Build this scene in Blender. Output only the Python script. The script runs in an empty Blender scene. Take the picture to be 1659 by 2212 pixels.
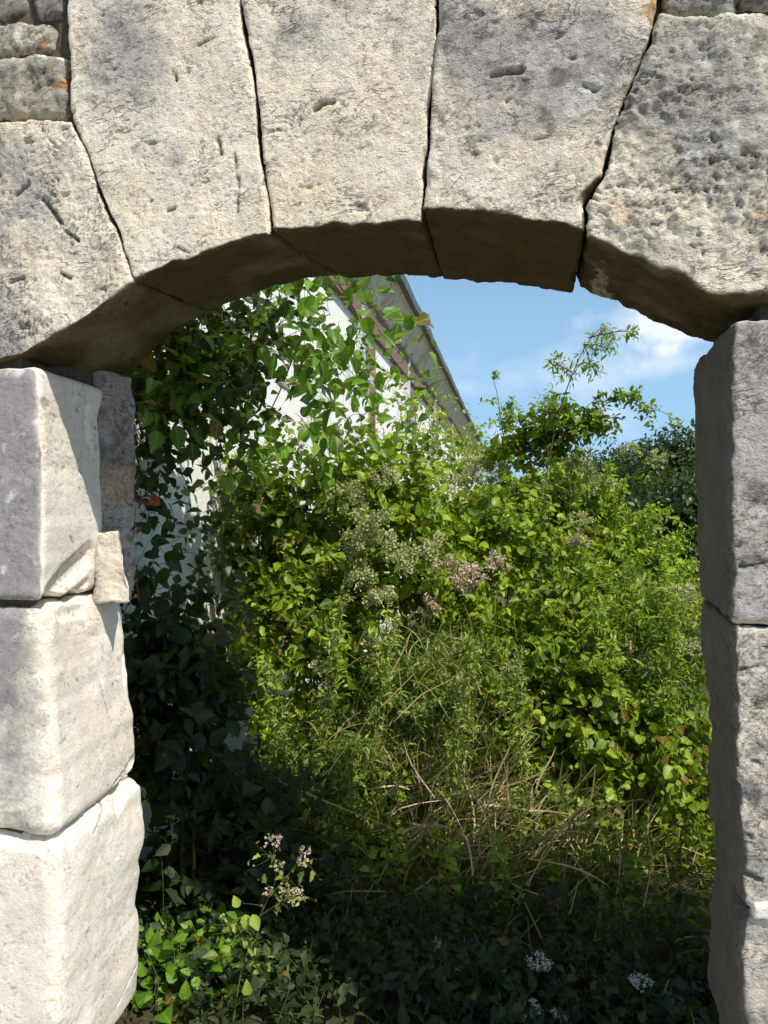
import bpy, math, random
import numpy as np
from mathutils import Vector, Matrix
R = np.random.RandomState(7)
random.seed(7)
sc = bpy.context.scene
COL = sc.collection
# ------------------------------------------------------------------ camera
EYE = 1.6            # eye height above the ground
DIST = 1.6           # camera to the front face of the wall (wall front is y = 0)
YAW = math.radians(14.2)
FPX = 1660.0         # focal length for a 1659 x 2212 view
T = 0.48             # wall thickness
cam_d = bpy.data.cameras.new('camera'); cam = bpy.data.objects.new('camera', cam_d); COL.objects.link(cam)
cam.location = (0, -DIST, EYE); cam.rotation_euler = (math.radians(90), 0, YAW)
cam_d.sensor_fit = 'HORIZONTAL'; cam_d.sensor_width = 36; cam_d.lens = 36*FPX/1659
cam_d.clip_end = 2000; cam_d.clip_start = 0.02
sc.camera = cam
FW = np.array([-math.sin(YAW), math.cos(YAW), 0]); RT = np.array([math.cos(YAW), math.sin(YAW), 0]); UP = np.array([0, 0, 1.])
CP = np.array([0, -DIST, EYE])
def at(px, py, Y):
    d = FW + RT*(px-829.5)/FPX + UP*(1106-py)/FPX
    return CP + d*((Y+DIST)/d[1])
def atl(pts, Y): return np.array([at(p[0], p[1], Y) for p in pts])
# ------------------------------------------------------------------ noise
_g = np.random.RandomState(3).normal(size=(256, 3)); _g /= np.linalg.norm(_g, axis=1)[:, None]
_pm = np.random.RandomState(4).permutation(256)
_pm = np.concatenate([_pm, _pm, _pm])
def perlin(p, seed=0):
    p = p + seed*17.37
    i = np.floor(p).astype(np.int64); f = p-i; i &= 255
    u = f*f*f*(f*(f*6-15)+10)
    out = 0
    for dx in (0, 1):
        for dy in (0, 1):
            for dz in (0, 1):
                h = _pm[_pm[_pm[(i[:, 0]+dx) & 255]+((i[:, 1]+dy) & 255)]+((i[:, 2]+dz) & 255)]
                g = _g[h]
                dt = g[:, 0]*(f[:, 0]-dx)+g[:, 1]*(f[:, 1]-dy)+g[:, 2]*(f[:, 2]-dz)
                out = out + dt*(u[:, 0] if dx else 1-u[:, 0])*(u[:, 1] if dy else 1-u[:, 1])*(u[:, 2] if dz else 1-u[:, 2])
    return out*1.6
def fbm(p, o=4, seed=0, g=.5):
    a = 1; s = 0; t = 0
    for k in range(o):
        s = s + a*perlin(p*(2.03**k), seed+k*3); t += a; a *= g
    return s/t
def worley(p, seed=0):
    i = np.floor(p).astype(np.int64); best = np.full(len(p), 9.)
    second = np.full(len(p), 9.)
    for dx in (-1, 0, 1):
        for dy in (-1, 0, 1):
            for dz in (-1, 0, 1):
                c = i+np.array([dx, dy, dz]); h = _pm[_pm[_pm[(c[:, 0]+seed) & 255]+(c[:, 1] & 255)]+(c[:, 2] & 255)]
                q = c+.5+_g[h]*.5
                d = np.linalg.norm(p-q, axis=1)
                second = np.where(d < best, best, np.minimum(second, d)); best = np.minimum(best, d)
    return best, second
def sstep(a, b, x):
    t = np.clip((x-a)/(b-a), 0, 1); return t*t*(3-2*t)
# ------------------------------------------------------------------ objects
def tag(o, label=None, cat=None, group=None, kind=None):
    if label: o['label'] = label
    if cat: o['category'] = cat
    if group: o['group'] = group
    if kind: o['kind'] = kind
    return o
def empty(name, loc, label, cat, group=None):
    o = bpy.data.objects.new(name, None); COL.objects.link(o); o.location = loc; o.empty_display_size = .1
    return tag(o, label, cat, group)
def link(name, me, mat, parent=None):
    o = bpy.data.objects.new(name, me); COL.objects.link(o)
    if mat: me.materials.append(mat)
    if parent:
        o.parent = parent
        o.matrix_parent_inverse = Matrix.Translation(parent.location).inverted()
    return o
def mesh_np(name, V, faces_list, smooth=True, attrs=None):
    """faces_list: list of (n,k) index arrays"""
    me = bpy.data.meshes.new(name)
    me.vertices.add(len(V)); me.vertices.foreach_set('co', np.asarray(V, np.float32).ravel())
    idx = np.concatenate([f.ravel() for f in faces_list]).astype(np.int32)
    tot = np.concatenate([np.full(len(f), f.shape[1]) for f in faces_list])
    st = np.concatenate([[0], np.cumsum(tot)[:-1]]).astype(np.int32)
    me.loops.add(len(idx)); me.loops.foreach_set('vertex_index', idx)
    me.polygons.add(len(tot)); me.polygons.foreach_set('loop_start', st)
    me.polygons.foreach_set('use_smooth', np.full(len(tot), smooth))
    me.update(calc_edges=True); me.validate()
    for k, a in (attrs or {}).items():
        at_ = me.attributes.new(k, 'FLOAT_COLOR', 'POINT')
        c = np.ones((len(V), 4), np.float32); c[:, :a.shape[1]] = a
        at_.data.foreach_set('color', c.ravel())
    return me
def boxes_mesh(name, boxes, frame=None):
    """boxes: (x0,x1,y0,y1,z0,z1)"""
    V = []; F = []
    for b in boxes:
        n = len(V)
        for x in b[0:2]:
            for y in b[2:4]:
                for z in b[4:6]: V.append((x, y, z))
        F += [(n, n+1, n+3, n+2), (n+4, n+6, n+7, n+5), (n, n+4, n+5, n+1), (n+2, n+3, n+7, n+6), (n, n+2, n+6, n+4), (n+1, n+5, n+7, n+3)]
    V = np.array(V, float)
    if frame is not None: V = frame(V)
    return mesh_np(name, V, [np.array(F)], smooth=False)
# ------------------------------------------------------------------ materials
class NT:
    def __init__(s, name):
        s.m = bpy.data.materials.new(name); s.m.use_nodes = True; s.t = s.m.node_tree; s.t.nodes.clear()
        s.out = s.n('ShaderNodeOutputMaterial')
    def n(s, ty, **kw):
        nd = s.t.nodes.new(ty)
        for k, v in kw.items():
            if k[0] == '_': nd.inputs[int(k[1:])].default_value = v
            else: setattr(nd, k, v)
        return nd
    def l(s, a, b): s.t.links.new(a, b)
    def attr(s, name):
        a = s.n('ShaderNodeAttribute', attribute_name=name); sp = s.n('ShaderNodeSeparateColor'); s.l(a.outputs['Color'], sp.inputs[0]); return sp.outputs
    def pos(s):
        return s.n('ShaderNodeNewGeometry').outputs['Position']
    def noise(s, vec, scale, det=4, rough=.55, dist=0):
        nd = s.n('ShaderNodeTexNoise'); nd.inputs['Scale'].default_value = scale; nd.inputs['Detail'].default_value = det
        nd.inputs['Roughness'].default_value = rough; nd.inputs['Distortion'].default_value = dist
        s.l(vec, nd.inputs['Vector']); return nd.outputs['Fac']
    def ramp(s, fac, stops):
        r = s.n('ShaderNodeValToRGB'); cr = r.color_ramp
        while len(cr.elements) < len(stops): cr.elements.new(.5)
        for e, (p, c) in zip(cr.elements, stops):
            e.position = p; e.color = (*c, 1) if not isinstance(c, (int, float)) else (c, c, c, 1)
        s.l(fac, r.inputs[0]); return r.outputs[0]
    def mix(s, fac, a, b, mode='MIX'):
        m = s.n('ShaderNodeMix', data_type='RGBA', blend_type=mode)
        for sock, v in ((0, fac), (6, a), (7, b)):
            if isinstance(v, (int, float)): m.inputs[sock].default_value = v
            elif isinstance(v, tuple): m.inputs[sock].default_value = (*v, 1)
            else: s.l(v, m.inputs[sock])
        return m.outputs[2]
    def math(s, op, a, b=0.):
        m = s.n('ShaderNodeMath', operation=op)
        for i, v in enumerate((a, b)):
            if isinstance(v, (int, float)): m.inputs[i].default_value = v
            else: s.l(v, m.inputs[i])
        return m.outputs[0]
    def bump(s, h, dist, strength=1., normal=None):
        b = s.n('ShaderNodeBump'); b.inputs['Distance'].default_value = dist; b.inputs['Strength'].default_value = strength
        s.l(h, b.inputs['Height'])
        if normal: s.l(normal, b.inputs['Normal'])
        return b.outputs[0]
    def prin(s, col, rough=.9, normal=None, spec=.3):
        p = s.n('ShaderNodeBsdfPrincipled')
        if isinstance(col, tuple): p.inputs['Base Color'].default_value = (*col, 1)
        else: s.l(col, p.inputs['Base Color'])
        p.inputs['Roughness'].default_value = rough; p.inputs['Specular IOR Level'].default_value = spec
        if normal: s.l(normal, p.inputs['Normal'])
        return p.outputs[0]
    def done(s, sh): s.l(sh, s.out.inputs['Surface']); return s.m
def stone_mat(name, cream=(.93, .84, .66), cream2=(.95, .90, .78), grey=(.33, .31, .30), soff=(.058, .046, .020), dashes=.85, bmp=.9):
    t = NT(name); P = t.pos(); w = t.attr('wx')     # r grey weathering, g cavity, b brown stain and painted shade
    l = t.attr('lich')                              # r orange lichen, g white lichen, b dark crust
    n1 = t.noise(P, 5, 5); n2 = t.noise(P, 38, 6, .65); n3 = t.noise(P, 260, 3, .6); n4 = t.noise(P, 14, 6, .7, .6)
    base = t.mix(t.ramp(n1, [(.35, 0.), (.65, 1.)]), cream, cream2)
    rnd = t.n('ShaderNodeObjectInfo').outputs['Random']
    base = t.mix(t.math('MULTIPLY', rnd, .22), base, (.76, .66, .48))
    nbig = t.noise(P, 2.6, 5, .6, .8)
    base = t.mix(t.ramp(nbig, [(.50, 0.), (.70, .35)]), base, (.56, .50, .42))
    base = t.mix(t.ramp(n2, [(.42, 0.), (.75, .35)]), base, (.66, .52, .34))
    # grey weathering breaks up with fine noise
    g = t.math('ADD', w[0], t.math('MULTIPLY', t.math('SUBTRACT', n4, .5), .9))
    g = t.math('ADD', g, t.math('MULTIPLY', t.math('SUBTRACT', n2, .5), .8))
    gf = t.ramp(g, [(.26, 0.), (.80, .95)])
    gc = t.mix(t.ramp(n2, [(.3, 0.), (.7, 1.)]), grey, tuple(min(1, c*1.65) for c in grey))
    base = t.mix(gf, base, gc)
    base = t.mix(t.ramp(n3, [(.3, .30), (.46, 0.)]), base, (.26, .235, .21))
    base = t.mix(t.math('MULTIPLY', w[1], .82), base, (.10, .085, .065))
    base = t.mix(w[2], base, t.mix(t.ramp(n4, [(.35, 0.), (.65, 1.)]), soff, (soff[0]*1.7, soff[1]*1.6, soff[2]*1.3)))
    base = t.mix(t.math('MULTIPLY', l[1], t.ramp(n2, [(.4, .2), (.6, 1.)])), base, (.76, .75, .72))
    base = t.mix(t.math('MULTIPLY', l[2], t.ramp(n2, [(.35, .3), (.6, 1.)])), base, (.07, .065, .055))
    base = t.mix(t.math('MULTIPLY', l[0], t.ramp(n4, [(.38, .0), (.52, .85)])), base, (.52, .27, .07))
    mp = t.n('ShaderNodeMapping'); mp.inputs['Rotation'].default_value = (0, math.radians(-28), 0); mp.inputs['Scale'].default_value = (42, 60, 150); t.l(P, mp.inputs[0])
    ds = t.noise(mp.outputs[0], 1., 5, .66, 1.9)
    zone = t.ramp(n4, [(.30, .0), (.62, 1.)])
    dash = t.math('MULTIPLY', t.ramp(ds, [(.60, 0.), (.65, 1.)]), t.math('SUBTRACT', 1., t.math('MULTIPLY', w[2], .8)))
    dash = t.math('MULTIPLY', dash, t.math('ADD', .35, t.math('MULTIPLY', zone, .65)))
    base = t.mix(t.math('MULTIPLY', dash, t.math('MULTIPLY', t.math('ADD', .55, t.math('MULTIPLY', rnd, .45)), dashes)), base, (.13, .11, .085))
    # hairline cracks and flaking edges, where the surface is weathered
    mp2 = t.n('ShaderNodeMapping'); mp2.inputs['Rotation'].default_value = (0, math.radians(18), 0); mp2.inputs['Scale'].default_value = (9, 14, 22); t.l(P, mp2.inputs[0])
    rg = t.noise(mp2.outputs[0], 1., 6, .62, 1.2)
    ln = t.math('SUBTRACT', 1., t.math('MULTIPLY', t.math('ABSOLUTE', t.math('SUBTRACT', rg, .5)), 2.))
    ln = t.ramp(ln, [(.972, 0.), (.99, 1.)]); zn = t.ramp(t.noise(P, 7, 4, .6), [(.50, 0.), (.60, 1.)])
    ln = t.math('MULTIPLY', t.math('MULTIPLY', ln, zn), t.math('MULTIPLY', t.math('SUBTRACT', 1., w[2]), dashes))
    base = t.mix(t.math('MULTIPLY', ln, .8), base, (.11, .095, .07))
    h = t.math('ADD', t.math('MULTIPLY', n3, .5), t.noise(P, 110, 5, .7))
    h = t.math('SUBTRACT', h, t.math('ADD', t.math('MULTIPLY', dash, 1.6), t.math('MULTIPLY', ln, 1.8)))
    nb = t.bump(h, .006, bmp)
    return t.done(t.prin(base, .93, nb, .2))
M_STONE = stone_mat('limestone')
M_ROUGH = stone_mat('rough_limestone', cream=(.92, .82, .62), grey=(.30, .285, .265))
M_SMOOTH = stone_mat('pale_limestone', cream=(.88, .82, .70), cream2=(.93, .90, .85), grey=(.235, .225, .225), dashes=.30, bmp=.5)
M_JAMB = stone_mat('grey_limestone', cream=(.84, .78, .66), soff=(.075, .070, .064))  # soff carries the painted shade of the reveal
t = NT('mortar'); P = t.pos(); n = t.noise(P, 40, 6, .7)
M_MORTAR = t.done(t.prin(t.ramp(n, [(.3, (.055, .045, .03)), (.7, (.16, .13, .095))]), .95, t.bump(n, .01)))
# ------------------------------------------------------------------ stones
def arc(pl):
    pl = np.asarray(pl, float); d = np.linalg.norm(np.diff(pl, axis=0), axis=1); s = np.concatenate([[0], np.cumsum(d)]); return s/s[-1], pl
def evalp(pl, u):
    s, p = pl; return np.stack([np.interp(u, s, p[:, k]) for k in range(3)], -1)
def coons(E, u, v):
    """E: bottom, top (left to right), left, right (bottom to top)"""
    b, tp, lf, rt = E
    c00 = b[1][0]; c10 = b[1][-1]; c01 = tp[1][0]; c11 = tp[1][-1]
    U = u[:, None]; V_ = v[:, None]
    return ((1-V_)*evalp(b, u)+V_*evalp(tp, u)+(1-U)*evalp(lf, v)+U*evalp(rt, v)
            - ((1-U)*(1-V_)*c00+U*(1-V_)*c10+(1-U)*V_*c01+U*V_*c11))
def lattice(nu, nv, nw):
    def face(axis, val, na, nb):
        a, b = np.meshgrid(np.arange(na+1), np.arange(nb+1), indexing='ij')
        c = np.full(a.shape, val)
        L = {0: (c, a, b), 1: (a, c, b), 2: (a, b, c)}[axis]
        return np.stack([x.ravel() for x in L], -1), na, nb
    specs = [(0, 0, nv, nw, 0), (0, nu, nv, nw, 1), (1, 0, nu, nw, 1), (1, nv, nu, nw, 0), (2, 0, nu, nv, 0), (2, nw, nu, nv, 1)]
    pts = []; quads = []; off = 0
    for ax, val, na, nb, flip in specs:
        p, na, nb = face(ax, val, na, nb)
        i, j = np.meshgrid(np.arange(na), np.arange(nb), indexing='ij'); i = i.ravel(); j = j.ravel()
        q = np.stack([i*(nb+1)+j, (i+1)*(nb+1)+j, (i+1)*(nb+1)+j+1, i*(nb+1)+j+1], -1)+off
        if flip: q = q[:, ::-1]
        pts.append(p); quads.append(q); off += len(p)
    P = np.concatenate(pts); Q = np.concatenate(quads)
    key = (P[:, 0]*4000+P[:, 1])*4000+P[:, 2]
    _, first, inv = np.unique(key, return_index=True, return_inverse=True)
    return P[first], inv[Q]
GREY = []   # (world x, world z, rx, rz, amount)
def grey_at(px, py, rx, ry, amt):
    p = at(px, py, 0); k = 1.65/FPX; GREY.append((p[0], p[2], rx*k, ry*k, amt))
LICH = []
def lich_at(px, py, r, ch, amt=1, ymin=-1):
    p = at(px, py, 0); LICH.append((p[0], p[2], r*1.65/FPX, ch, amt, ymin))
CRACKS = []
def atx(px, py, X):
    d = FW + RT*(px-829.5)/FPX + UP*(1106-py)/FPX
    return CP + d*((X-CP[0])/d[0])
def crack(pts, w, dep, X=None, dark=1.):
    CRACKS.append((np.array([at(a, b, 0) if X is None else atx(a, b, X) for a, b in pts]), w, dep, X, dark))
def crack_field(V, seed):
    d = np.zeros(len(V)); c = np.zeros(len(V)); wob = .006*fbm(V*45, 3, seed)
    for pts, w, dep, X, dark in CRACKS:
        K = np.array([1., 1., 1.]) if X is None else np.array([.12, 1., 1.])
        lo = pts.min(0)-.09; hi = pts.max(0)+.09
        if not ((V > lo) & (V < hi)).all(1).any(): continue
        best = np.full(len(V), 9.)
        for a, b in zip(pts[:-1], pts[1:]):
            ab = b-a; tt = np.clip(((V-a)@ab)/(ab@ab), 0, 1); best = np.minimum(best, np.linalg.norm((V-a-tt[:, None]*ab)*K, axis=1))
        w = max(w*.62, .0026); e = sstep(w*1.7, w*.4, best+wob*.7); d -= dep*e; c = np.maximum(c, e*dark)
    return d, c
def rough_surface(V, N, style, seed, front):
    """displacement along the normal + cavity for a weathered limestone surface"""
    big, mid, pit, lump = style
    s = V*1.0
    d = big*fbm(s*6.5, 3, seed)+mid*fbm(s*42, 4, seed+5, .6)
    # short chisel and weather pits, stretched along a slanting direction
    c, sn = math.cos(.5), math.sin(.5)
    x = V[:, 0]*c - V[:, 2]*sn; z = V[:, 0]*sn + V[:, 2]*c
    q = np.stack([x*60, V[:, 1]*90, z*150], -1)
    w = q + 1.2*np.stack([fbm(V*30, 2, seed+9), fbm(V*30, 2, seed+12), fbm(V*30, 2, seed+15)], -1)*2
    pn = perlin(w, seed+20)
    zone = sstep(-.25, .35, fbm(V*9, 2, seed+31))
    p1 = sstep(.30, .62, pn)*(.25+.75*zone)
    p2 = sstep(.36, .58, fbm(V*np.array([26, 26, 45]), 2, seed+41))*zone
    d -= pit*(p1*.7+p2*1.3)
    cav = np.clip(p1*.6+p2*.6, 0, 1)
    if lump > 0:
        b, s2 = worley(V*27+np.stack([fbm(V*18, 3, seed+50), fbm(V*18, 3, seed+52), fbm(V*18, 3, seed+54)], -1)*2.6, seed); e = np.clip(s2-b, 0, 1)
        b2, s3 = worley(V*80+np.stack([fbm(V*45, 2, seed+55), fbm(V*45, 2, seed+56), fbm(V*45, 2, seed+57)], -1)*2.4, seed+8)
        m = sstep(-.15, .25, fbm(V*7, 2, seed+60))
        l = (.62-b)*m; d += lump*(l*.9+.3*(.55-b2)*m)
        cav = np.clip(cav*.5+m*sstep(.12, .02, e)*.75+.3*m*sstep(.10, .02, s3-b2), 0, 1)
    return d, cav
def stone(name, parent, Ef, Eb, rn=1., style=(.010, .004, .004, 0), r=.012, mat=None, seed=1, grey=0., stain_side=0., res=.004, dres=.006, stain_soffit=0., stain_all=0., label=None, twist=None, fgrey=None):
    """A dressed stone: front and back outlines (4 edges each), rounded broken arrises, weathered surface."""
    Ef = [arc(e) for e in Ef]; Eb = [arc(e) for e in Eb]
    def ln(e): return np.linalg.norm(np.diff(e[1], axis=0), axis=1).sum()
    W = (ln(Ef[0])+ln(Ef[1]))/2; H = (ln(Ef[2])+ln(Ef[3]))/2; D = abs(Eb[0][1][0][1]-Ef[0][1][0][1])
    nu, nv, nw = [max(3, int(a/b)) for a, b in ((W, res), (H, res), (D, dres))]
    L, Q = lattice(nu, nv, nw)
    p = L/np.array([nu, nv, nw])*np.array([W, H, D]); S = np.array([W, H, D])
    rr = r*(1+rn*.9*fbm(p*14+seed, 3, seed+2)+rn*1.6*np.clip(fbm(p*8+seed, 2, seed+7)-.15, 0, 1)*3)
    rr = np.clip(rr, .003, min(W, H, D)*.3)[:, None]
    q = np.clip(p, rr, S-rr); d = p-q; dl = np.linalg.norm(d, axis=1)[:, None]
    p = q+d/np.maximum(dl, 1e-9)*np.minimum(dl, rr)
    u, v, w = (p/S).T
    V = (1-w)[:, None]*coons(Ef, u, v)+w[:, None]*coons(Eb, u, v)
    me = mesh_np(name, V, [Q]); N = np.zeros(len(V)*3, np.float32)
    me.vertices.foreach_get('co', N); me.vertex_normals.foreach_get('vector', N); N = N.reshape(-1, 3).astype(float)
    disp, cav = rough_surface(V, N, style, seed, None)
    cd, cc = crack_field(V, seed); disp = disp+cd; cav = np.maximum(cav, cc*.85)
    V2 = V+N*disp[:, None]
    me.vertices.foreach_set('co', V2.astype(np.float32).ravel()); me.update()
    g = np.full(len(V), float(grey))
    fr = np.clip(-N[:, 1], 0, 1)
    if fgrey is not None: g = g+(fgrey-grey)*sstep(.35, .98, fr)
    nz = .75*fbm(V*9, 4, 77)-.08
    for gx, gz, ax, az, am in GREY:
        e = ((V[:, 0]-gx)/ax)**2+((V[:, 2]-gz)/az)**2
        g += am*np.exp(-e)*sstep(.2, .8, fr)
    g = np.clip(g+nz*.5, 0, 1.2)
    st = np.clip(stain_all+stain_soffit*1.15*np.maximum(sstep(-.12, -.5, N[:, 2]), sstep(.4, .75, np.abs(N[:, 0]))*(V[:, 1] > .012))*(.92+.2*fbm(V*6, 2, 5))+stain_side*np.maximum(sstep(-.3, -.6, N[:, 0]), sstep(.4, .75, np.abs(N[:, 2]))*(V[:, 1] > .015)), 0, 1)  # algae and painted shade on soffits, shade painted into the right reveal
    li = np.zeros((len(V), 3)); ln_ = .5*fbm(V*30, 3, 88)
    for lx, lz, lr, ch, am, ymin in LICH:
        e = np.hypot(V[:, 0]-lx, V[:, 2]-lz)/lr+ln_*1.1
        li[:, ch] = np.maximum(li[:, ch], am*sstep(1.05, .7, e)*(N[:, 1] < .5)*((V[:, 1] > ymin) & ((ymin < 0) | (seed == 240))))
    sp = fbm(V*22, 3, 91); li[:, 1] = np.maximum(li[:, 1], .75*sstep(.24, .42, sp)*np.clip(g*1.2, 0, 1)*(1-st))
    sp = fbm(V*16, 4, 96); li[:, 2] = np.maximum(li[:, 2], .85*sstep(.10, .42, sp)*np.clip(g*1.5-.15, 0, 1)*(1-st)*(mat is not M_SMOOTH))
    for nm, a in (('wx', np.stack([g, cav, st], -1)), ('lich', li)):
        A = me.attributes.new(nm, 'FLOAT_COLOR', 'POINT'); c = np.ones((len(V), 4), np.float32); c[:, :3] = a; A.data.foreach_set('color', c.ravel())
    o = link(name, me, mat or M_STONE, parent)
    if label: o['label'] = label
    return o
def ext_up(pl, z):
    """extend a polyline (bottom to top) along its last segment to height z"""
    a, b = pl[-2], pl[-1]; k = (z-b[2])/(b[2]-a[2]); return np.vstack([pl, b+(b-a)*k])
def resample(pl, n=24, amp=.004, seed=0):
    s, p = arc(pl); u = np.linspace(0, 1, n); q = evalp((s, p), u)
    j = fbm(q*25+seed, 3, seed); e = np.minimum(u, 1-u)*8; q = q+np.outer(j*amp*np.clip(e, 0, 1), [1, 0, 1]); return q
ZT = EYE+1.34        # top of the arch ring
WALL_TOP = EYE+1.52
# front joints between arch stones, bottom to top (picture coordinates of the 1659-wide view)
J0 = [(290, 607), (268, 555), (250, 500), (228, 452), (210, 400), (188, 340), (165, 285), (150, 230), (146, 150), (140, 0)]
J1 = [(584, 506), (580, 440), (573, 400), (560, 300), (552, 210), (540, 130), (528, 70), (518, 0)]
J2 = [(908, 478), (914, 420), (920, 350), (925, 270), (931, 200), (940, 100), (946, 0)]
J3 = [(1260, 500), (1266, 440), (1302, 380), (1320, 300), (1346, 240), (1375, 160), (1402, 90), (1421, 0)]
INT_A = [(-330, 800), (-60, 785), (40, 772), (100, 738), (180, 690), (240, 645), (290, 607)]
INT_B = [(290, 607), (350, 577), (420, 558), (480, 530), (540, 514), (584, 506)]
INT_C = [(584, 502), (640, 494), (700, 489), (800, 484), (860, 481), (908, 479)]
INT_D = [(912, 455), (1000, 458), (1100, 468), (1180, 484), (1260, 502)]
INT_F = [(1266, 515), (1350, 558), (1450, 600), (1530, 644), (1590, 656), (1680, 650), (1950, 640)]
BK_A = [(-40, 860), (120, 850), (240, 830), (300, 790), (350, 738), (400, 702), (450, 676)]
BK_B = [(450, 676), (520, 645), (590, 618), (650, 604), (735, 598)]
BK_C = [(735, 598), (800, 597), (880, 597), (957, 597)]
BK_D = [(957, 604), (1000, 606), (1080, 611), (1150, 622), (1240, 639)]
BK_F = [(1248, 616), (1330, 650), (1420, 692), (1512, 735), (1580, 752), (1700, 750)]
def joint(J, shift, Y, z=ZT, first=None):
    p = atl(J, Y); p[:, 0] += shift
    if first is not None: p[0] = first
    return ext_up(p, z)
def jback(J, start, z=ZT, lean=0):
    """same joint at the back face, through the back intrados point"""
    f = atl(J, 0); s = np.array([[start[0]+(q[0]-f[0][0]), T, start[2]+(q[2]-f[0][2])] for q in f]); return ext_up(s, z)
def voussoir(name, INT, BK, JL, JR, top, gapl, gapr, front=0., zt=ZT, **kw):
    b = resample(atl(INT, 0), 26, .010, 3)
    l = joint(JL, gapl, 0, zt, b[0]+np.array([gapl*.2, 0, 0])) if not isinstance(JL, np.ndarray) else JL
    r = joint(JR, -gapr, 0, zt, b[-1]-np.array([gapr*.2, 0, 0])) if not isinstance(JR, np.ndarray) else JR
    b[0] = l[0]; b[-1] = r[0]
    tp = np.array([l[-1], r[-1]]) if top is None else top
    if top is not None: tp = tp.copy(); tp[0] = l[-1]; tp[-1] = r[-1]
    bb = resample(atl(BK, T), 26, .010, 8)
    lb = l-l[0]+bb[0]; rb = r-r[0]+bb[-1]
    lb[:, 2] += (l[-1][2]-lb[-1][2])*np.linspace(0, 1, len(lb)); rb[:, 2] += (r[-1][2]-rb[-1][2])*np.linspace(0, 1, len(rb))
    tb = np.array([lb[-1], rb[-1]])
    Ef = [b, tp, l, r]; Eb = [bb, tb, lb, rb]
    for e in Ef:
        e[:, 1] += front
    return stone(name, WALL, Ef, Eb, **kw)
WALL = empty('stone_wall', at(829, 1106, 0)*[1, 1, 0], 'old pale limestone wall with an open arched doorway, weathered grey in patches', 'wall')
# weathering patches
for a in [(60, 420, 130, 120, .55), (20, 330, 80, 60, .4), (260, 120, 120, 190, .85), (330, 330, 120, 120, .25), (720, 40, 150, 70, .45), (620, 60, 60, 120, .35), (860, 120, 90, 160, .25),
          (1150, 110, 170, 110, .85), (1010, 60, 60, 90, .8), (1260, 190, 120, 130, .6), (1030, 290, 120, 60, .45), (1560, 130, 130, 120, .5), (1600, 330, 120, 100, .5), (1480, 250, 80, 120, .35), (1420, 560, 90, 40, .4), (1640, 520, 60, 60, .3),
          (20, 1020, 52, 420, 1.0), (-60, 1000, 200, 500, .6), (30, 1600, 70, 200, .42), (40, 2050, 50, 120, .2)]: grey_at(*a)
for a in [(133, 170, 20, 0), (110, 182, 16, 0), (80, 88, 10, 0), (1405, 35, 16, 0), (1210, 38, 16, 0, .45), (1408, 12, 7, 0), (1640, 470, 14, 0, .5), (1330, 470, 40, 0, .35),
          (25, 60, 18, 1), (85, 120, 16, 1), (120, 118, 12, 1), (30, 200, 12, 1), (60, 15, 18, 2), (20, 20, 22, 2), (100, 40, 14, 2), (213, 300, 13, 1, .8), (1250, 210, 40, 1, .6), (1180, 35, 30, 1, .3), (1500, 340, 20, 1), (1320, 490, 30, 1, .6)]: lich_at(*a)
crack([(566, 290), (610, 275), (645, 258), (680, 232)], .0055, .011); crack([(680, 232), (695, 222), (718, 218)], .009, .012)
crack([(820, 275), (860, 250), (905, 218)], .002, .004)
crack([(1062, 163), (1095, 158), (1128, 155)], .010, .014); crack([(1262, 186), (1284, 196)], .009, .012); crack([(1135, 304), (1185, 298)], .006, .008)
crack([(1030, 350), (1050, 352)], .004, .008); crack([(1075, 360), (1095, 378)], .003, .007); crack([(1190, 105), (1215, 98)], .004, .008); crack([(1225, 125), (1240, 130)], .006, .010)
crack([(372, 150), (378, 172)], .003, .008); crack([(358, 455), (378, 448)], .003, .007); crack([(470, 300), (478, 335)], .003, .008); crack([(430, 96), (462, 80)], .003, .005); crack([(385, 535), (410, 548)], .003, .005); crack([(505, 330), (515, 400), (512, 460)], .002, .004)
crack([(750, 440), (765, 428), (775, 430)], .0025, .005); crack([(1165, 372), (1180, 365)], .003, .006)
crack([(90, 430), (115, 460), (130, 480)], .008, .012); crack([(60, 395), (30, 420)], .006, .009); crack([(20, 610), (50, 600)], .005, .008); crack([(130, 590), (150, 600)], .004, .008); crack([(140, 500), (170, 520)], .006, .01)
crack([(1270, 465), (1300, 478), (1380, 492)], .006, .012); crack([(1500, 380), (1530, 410)], .010, .018); crack([(1610, 590), (1640, 600)], .006, .01); crack([(1470, 160), (1500, 190)], .010, .016); crack([(1560, 300), (1600, 340)], .008, .012)
crack([(180, 1795), (225, 1725), (255, 1688), (292, 1645)], .005, .010, -1.27); crack([(235, 1745), (265, 1690)], .004, .008, -1.27)
crack([(112, 1292), (150, 1250), (215, 1200)], .045, .020, -1.27, 0.); crack([(170, 1290), (215, 1262)], .02, .012, -1.27, 0.); crack([(215, 880), (222, 960)], .02, .012, -1.27, 0.)
crack([(245, 1740), (275, 1690), (296, 1650)], .03, .014, -1.27, 0.); crack([(130, 1330), (200, 1320)], .02, .010, -1.27, 0.); crack([(300, 1420), (296, 1470)], .02, .012, -1.27, 0.); crack([(225, 1480), (245, 1560)], .002, .005, -1.27); crack([(240, 2180), (270, 2120), (300, 2080)], .004, .008, -1.27)
crack([(212, 1855), (218, 1876)], .0022, .006, -1.27); crack([(95, 1290), (130, 1245), (160, 1212), (200, 1180)], .0035, .008, -1.27); crack([(160, 1160), (172, 1178)], .002, .005, -1.27)
crack([(1585, 1450), (1640, 1440)], .004, .008); crack([(1590, 1790), (1625, 1810)], .004, .009); crack([(1600, 1885), (1640, 1900)], .007, .012); crack([(1600, 1225), (1655, 1215)], .003, .006)
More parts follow.
